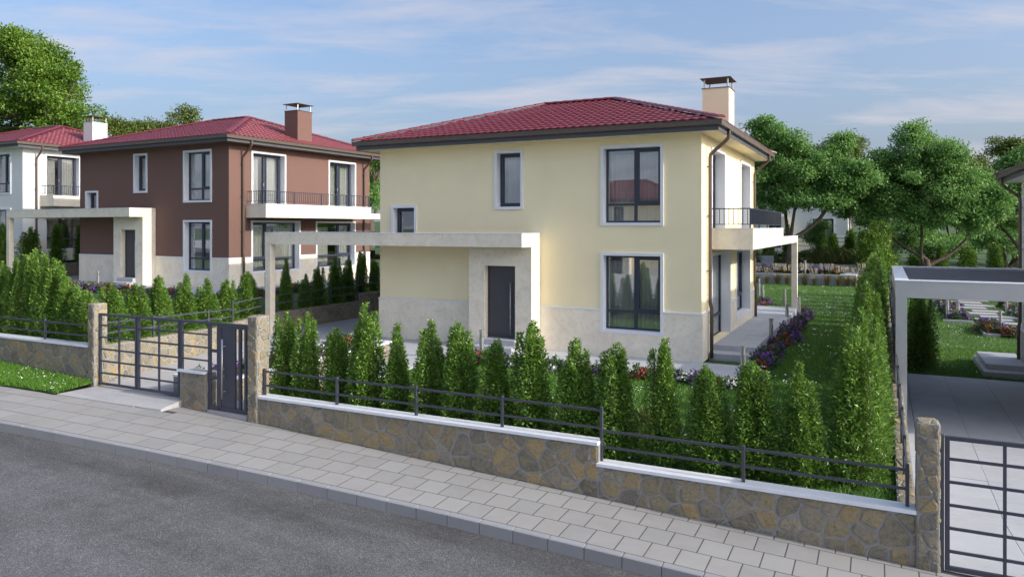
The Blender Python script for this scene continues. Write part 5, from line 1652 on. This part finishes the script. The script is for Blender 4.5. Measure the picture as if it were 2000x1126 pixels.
# far fence, canopy and net on the right
f = thing('far_canopy', 'pale flat canopy on posts far behind the right-hand garden', 'canopy')
MB().box(15.6, 26, 44.0, 44.4, 3.35, 3.75).obj('beam', CONC, f)
for x in (15.6, 17.6, 24): MB().cbox(x, x + .35, 44.0, 44.35, -.4, 3.349).obj('post', TRAV, f)
f = thing('green_net_fence', 'bright green net fence above the far canopy', 'fence')
for x in (17.2, 19.6, 22.0, 24.4): MB().box(x - .04, x + .04, 46.0, 46.08, -.4, 4.9).obj('post', NETM, f)
nm = MB()
for k in range(60): nm.tube([(17.2 + k * .12, 46.04, 3.8), (17.2 + k * .12, 46.04, 4.85)], .012, 4, False)
for k in range(9): nm.tube([(17.2, 46.03, 3.8 + k * .13), (24.4, 46.03, 3.8 + k * .13)], .012, 4, False)
nm.obj('net', NETM, f)
railing('dark wire fence of many thin rails behind the far shrubs', None, [(x, 39.6, -.4, 2.4) for x in range(5, 26, 3)], [((4.8, 39.6, .2 + .4 * k), (25, 39.6, .2 + .4 * k)) for k in range(6)], rsz=(.012, .014))
railing('dark railing in front of the half hidden white house', None, [(x, 40.5, 1.0, 2.9) for x in (-6, -3, 0, 3)], [((-8, 40.5, z), (4.4, 40.5, z)) for z in (2.2, 2.5, 2.8)], rsz=(.014, .016))

# ---------------------------------------------------------------- grass
def grass(name, rects, dens, h, zf, seed, label, inside=None, lean=.5):
    g = np.random.default_rng(seed); P = []
    for (x0, x1, y0, y1, k) in rects:
        n = int((x1 - x0) * (y1 - y0) * dens * k)
        P.append(np.stack([g.uniform(x0, x1, n), g.uniform(y0, y1, n)], 1))
    P = np.concatenate(P)
    if inside is not None: P = P[inside(P[:, 0], P[:, 1])]
    n = len(P)
    z = np.array([zf(a, b) for a, b in P]) if callable(zf) else np.full(n, zf)
    a = g.uniform(0, 6.28, n); hh = h * g.uniform(.55, 1.35, n); w = hh * .075 + .002
    ln = g.normal(0, lean, (n, 2)) * hh[:, None] * .8
    V = np.empty((n, 3, 3))
    V[:, 0, 0] = P[:, 0] - np.cos(a) * w; V[:, 0, 1] = P[:, 1] - np.sin(a) * w; V[:, 0, 2] = z
    V[:, 1, 0] = P[:, 0] + np.cos(a) * w; V[:, 1, 1] = P[:, 1] + np.sin(a) * w; V[:, 1, 2] = z
    V[:, 2, :2] = P + ln; V[:, 2, 2] = z + hh
    o = link(name, mesh_np(name, V.reshape(-1, 3), np.arange(n * 3).reshape(-1, 3), GRASS))
    tag(o, label, 'grass', None, 'stuff')
    return P
def daisies(name, rects, count, zf, h, seed, label, inside=None, size=.016):
    g = np.random.default_rng(seed); V = []; F = []
    A = sum((r[1] - r[0]) * (r[3] - r[2]) for r in rects)
    for (x0, x1, y0, y1) in rects:
        nc = max(1, int(count * (x1 - x0) * (y1 - y0) / A / 9))
        for _ in range(nc):
            cx, cy = g.uniform(x0, x1), g.uniform(y0, y1)
            for q in range(9):
                x, y = cx + g.normal(0, .16), cy + g.normal(0, .16)
                if not (x0 < x < x1 and y0 < y < y1): continue
                if inside is not None and not inside(x, y): continue
                z = (zf(x, y) if callable(zf) else zf) + h * g.uniform(.8, 1.5)
                r = size * g.uniform(.7, 1.5); tx, ty = g.normal(0, .3, 2)
                b = len(V); V.append((x, y, z + .004))
                for e in range(6):
                    ca, sa = math.cos(e * 1.047), math.sin(e * 1.047); V.append((x + ca * r, y + sa * r, z + (ca * tx + sa * ty) * r))
                for e in range(6): F.append((b, b + 1 + e, b + 1 + (e + 1) % 6))
    o = link(name, mesh_np(name, np.array(V), np.array(F), DAISY))
    tag(o, label, 'flowers', None, 'stuff')
grass('lawn_grass', [(-6.4, 4.48, -9.15, -2.85, 1.0), (1.75, 4.48, -2.85, 5, 1.0), (1.75, 4.48, 5, 13, .7), (-3.5, 4.48, 13, 30.2, .3)], 750, .075, -.045, 601, 'green lawn grass around the yellow house')
daisies('lawn_daisies', [(-6.3, 4.4, -9.0, -3), (1.9, 4.2, -3, 12), (-2.5, 4.2, 13, 29)], 1200, -.045, .07, 602, 'small white flowers scattered in the yellow house lawn')
in_v = lambda x, y: (y < -9.42) & (y > np.interp(x, np.linspace(-40, 30, 701), KYS) + 1.87)
vz = lambda x, y: zg(x) + .005 + .10 * max(0, min(1, (y + 10.6) / 1.2))
grass('verge_grass', [(-16.5, -11.245, -11.5, -9.4, 1.0)], 4200, .085, vz, 603, 'bright grass verge between the left stone wall and the pavement', in_v)
daisies('verge_daisies', [(-16.5, -11.3, -11.3, -9.5)], 300, vz, .085, 604, 'white daisies in the grass verge by the pavement', in_v, .014)
grass('brown_house_grass', [(-20, -12, -9, -.5, 1.0)], 420, .08, z_brown, 605, 'lawn grass in front of the brown house', lambda x, y: x < np.interp(y, [-9.2, -3.3, -1.0, 30], [-11.7, -13.9, -14.75, -14.75]))
grass('right_lawn_grass', [(4.8, 12, 6.75, 14, 1.0), (4.8, 12, 14, 34, .45)], 520, .08, -1.045, 606, 'lawn grass beyond the right-hand carport', lambda x, y: ~((x > 7.1) & (x < 8.4) & (y > 7.1) & (y < 10.45)))
daisies('right_lawn_daisies', [(4.9, 8.2, 6.8, 24)], 450, -1.045, .08, 607, 'small white flowers in the right-hand lawn', None, .015)
